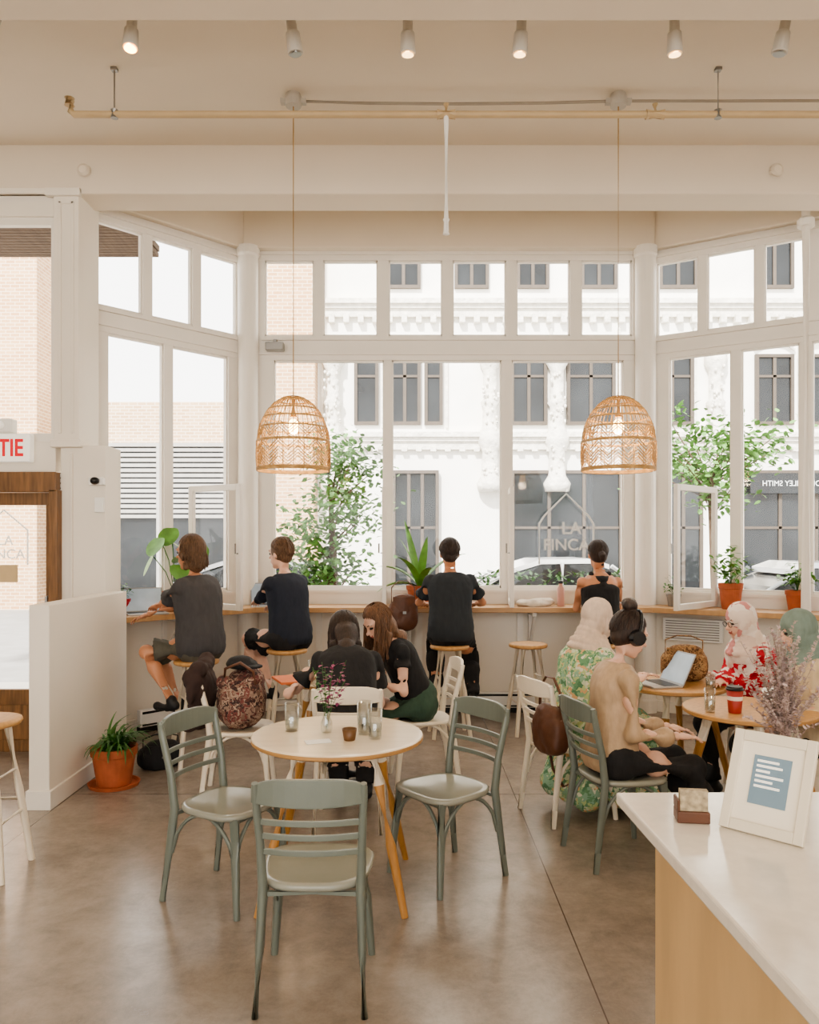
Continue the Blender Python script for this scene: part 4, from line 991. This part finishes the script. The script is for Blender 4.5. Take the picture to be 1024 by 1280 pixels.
MB().box(-3.5,-2.3,19.4,21,-.1,13).build('brick_building',BRICKO,label='tall orange brick building side across the street',cat='building')
lb=thing('brick_building','low tan brick building with grey louvred openings','building',(0,0,0))
MB().box(-22,-3.5,22,23,-.1,5.5).build('wall',BRICKT,parent=lb)
for x0 in (-14.5,-11.6,-9.1,-6.6):
    l_=MB(); x1=x0+2.2
    for k in range(14): l_.box(x0,x1,21.85,21.95,2.3+k*.14,2.3+k*.14+.09)
    l_.box(x0-.1,x0,21.8,22,0,4.35).box(x1,x1+.1,21.8,22,0,4.35).box(x0,x1,21.8,22,4.25,4.35)
    l_.build('louvre',LOUV,parent=lb)
    MB().box(x0,x1,21.96,22,0,4.3).build('opening',DKGLASS,parent=lb)
MB().box(-10.6,-9.6,20.6,21.6,-.1,9.5).build('brick_building',BRICKO,label='narrow orange brick pier across the street',cat='building')
cn=MB()
for k in range(12): cn.box(-8,-2.5,7.15+k*.07,7.21+k*.07,4.52,4.56)
cn.box(-8,-2.5,7.1,8.0,4.58,4.64); cn.build('street_canopy',CANOPY,label='brown slatted wooden canopy over the entrance outside',cat='canopy')

def tree(loc,h,rx,rz,cz,n,label,ls=.14,ncl=24,sg=.2):
    t=thing('street_tree',label,'tree',loc); tk=MB(); tk.tube([(0,0,0),(.05,0,h*.4),(0,.05,h*.75)],[.09,.06,.03],8); lf=MB()
    cl=[]
    for k in range(ncl):
        a=random.uniform(0,6.28); b_=math.asin(random.uniform(-1,1)); q=random.uniform(.3,1); e=V((cos(a)*cos(b_)*rx*q,sin(a)*cos(b_)*rx*q,cz+sin(b_)*rz*q)); cl.append(e)
        z0=min(max(e.z-.4,.6),h*.7); tk.tube([(0,0,z0),e*.5+V((0,0,z0*.5-.02)),e],[.025,.013,.006],5)
    tk.build('trunk',BARK,parent=t)
    for k in range(n):
        c_=random.choice(cl); g=V((random.gauss(0,sg),random.gauss(0,sg),random.gauss(0,sg*.85))); p=c_+g
        lf.leaf(p,Matrix.Rotation(random.uniform(0,6.3),3,'Z')@Matrix.Rotation(random.uniform(-.9,.9),3,'Y')@Matrix.Rotation(random.uniform(-.7,.7),3,'X'),ls,ls*.7)
    lf.build('foliage',TREELEAF,parent=t)
random.seed(21)
tree((-1.05,10.6,-.1),3.2,.62,1.15,2.15,2300,'young leafy green street tree outside the window',.095,22,.17)
tree((4.7,12.5,-.1),3.8,1.1,1.1,3.0,1500,'leafy green street tree outside the window',.12)
bx=thing('planter_box','terrace planter with leafy shrubs outside the window','planter',(1.7,9.4,-.04))
MB().box(-1.2,1.2,-.15,.15,0,1.0).build('box',DARKWOOD,parent=bx,bevel=.01)
lf=MB()
for k in range(700): lf.leaf((random.uniform(-1.2,1.2),random.uniform(-.18,.18),random.uniform(.95,1.36)),Matrix.Rotation(random.uniform(0,6.3),3,'Z')@Matrix.Rotation(random.uniform(-1,.4),3,'Y'),.09,.045)
lf.build('leaves',LEAF,parent=bx)

def car(loc,yaw,paint,label):
    t=thing('parked_car',label,'car',loc,rad(yaw))
    st=[(-2.15,.45,.75,.78,.5),(-2.1,.3,.92,.95,.7),(-1.6,.25,.98,1.0,.82),(-1.2,.25,1.0,1.28,.85),(-.6,.25,.98,1.47,.86),(.2,.25,.96,1.48,.87),(.75,.25,.95,1.25,.87),(1.15,.25,.93,.96,.86),(1.8,.25,.82,.86,.82),(2.15,.32,.7,.72,.68),(2.22,.45,.6,.62,.5)]
    b=MB()
    for x,zb,zm,zt,w in st:
        b.v+=[V((x,-w,zb)),V((x,-w-.02,(zb+zm)/2)),V((x,-w+.03,zm)),V((x,-w*.5,zm+.03)),V((x,w*.5,zm+.03)),V((x,w-.03,zm)),V((x,w+.02,(zb+zm)/2)),V((x,w,zb))]
    fs=[]
    for j in range(len(st)-1):
        for k in range(8): fs.append((j*8+k,j*8+(k+1)%8,j*8+8+(k+1)%8,j*8+8+k))
    fs+=[tuple(range(8)),tuple((len(st)-1)*8+k for k in range(8))[::-1]]; b._f(fs); b.build('body',paint,parent=t,smooth=True)
    g=MB(); r=MB(); cs=[st[2]]+st[3:8]
    for x,zb,zm,zt,w in cs: g.v+=[V((x,-w+.04,zm)),V((x,-w*.8,max(zm+.01,zt-.05))),V((x,w*.8,max(zm+.01,zt-.05))),V((x,w-.04,zm))]
    fs=[]
    for j in range(len(cs)-1):
        for k in range(4): fs.append((j*4+k,j*4+(k+1)%4,j*4+4+(k+1)%4,j*4+4+k))
    g._f(fs); g.build('window_glass',DKGLASS,parent=t)
    r.ribbon([(-1.25,0,0),(-.6,0,0),(.2,0,0),(.45,0,0)],[(1.23,1.3),(1.43,1.5),(1.44,1.51),(1.35,1.42)],1.42)
    for sx in (-1,1):
        for xa,za,xb,zb in ((-1.7,1.0,-1.15,1.28),(-.3,.98,-.28,1.46),(.45,1.4,1.1,.97)): r.tube([(xa,sx*.82,za),(xb,sx*.72,zb)],.035,5)
    r.build('roof',paint,parent=t)
    for x in (-1.35,1.4):
        for sy in (-1,1): MB().tube([(x,sy*.72,.3),(x,sy*.9,.3)],[.31,.31],20).build('wheel',BLACK,parent=t)
paints=[M('silver_car_paint','B9BDC0',.2,.5,var=.02,coat=.5),M('white_car_paint','E2E2E0',.2,.1,var=.02,coat=.5),M('grey_car_paint','80868A',.2,.5,var=.02,coat=.5)]
car((5.4,10.9,-.1),178,paints[0],'silver car parked along the street')
car((2.6,13.0,-.1),2,paints[1],'white car on the street')
car((-2.3,13.6,-.1),2,paints[0],'silver car parked across the street')
car((9.6,14.6,-.1),0,paints[2],'grey car parked on the street')

# ------------------------------------------------------------ light
w=bpy.data.worlds.new('world'); scn.world=w; w.use_nodes=True
bg=w.node_tree.nodes['Background']; bg.inputs[0].default_value=(1.0,.98,.945,1); bg.inputs[1].default_value=4.5
sl=bpy.data.lights.new('sun','SUN'); sl.energy=12; sl.color=(1,.97,.92); sl.angle=rad(3)
so=bpy.data.objects.new('sun',sl); COL.objects.link(so); so.rotation_euler=(rad(48),0,rad(-22))
al=bpy.data.lights.new('ceiling_fill','AREA'); al.shape='RECTANGLE'; al.size=7; al.size_y=4; al.energy=20; al.color=(1,.86,.66)
ao=bpy.data.objects.new('added_fill_light',al); COL.objects.link(ao); ao.location=(0,1.5,4.5)  # added warm fill to brighten the room; no fixture hangs here
# ------------------------------------------------------------ camera
cam=bpy.data.cameras.new('camera'); co=bpy.data.objects.new('camera',cam); COL.objects.link(co)
co.location=(0,0,1.70); co.rotation_euler=(pi/2,0,0)
cam.sensor_fit='VERTICAL'; cam.sensor_height=36; cam.lens=36*1000/1280; cam.shift_y=35/1280; cam.clip_end=200
scn.camera=co
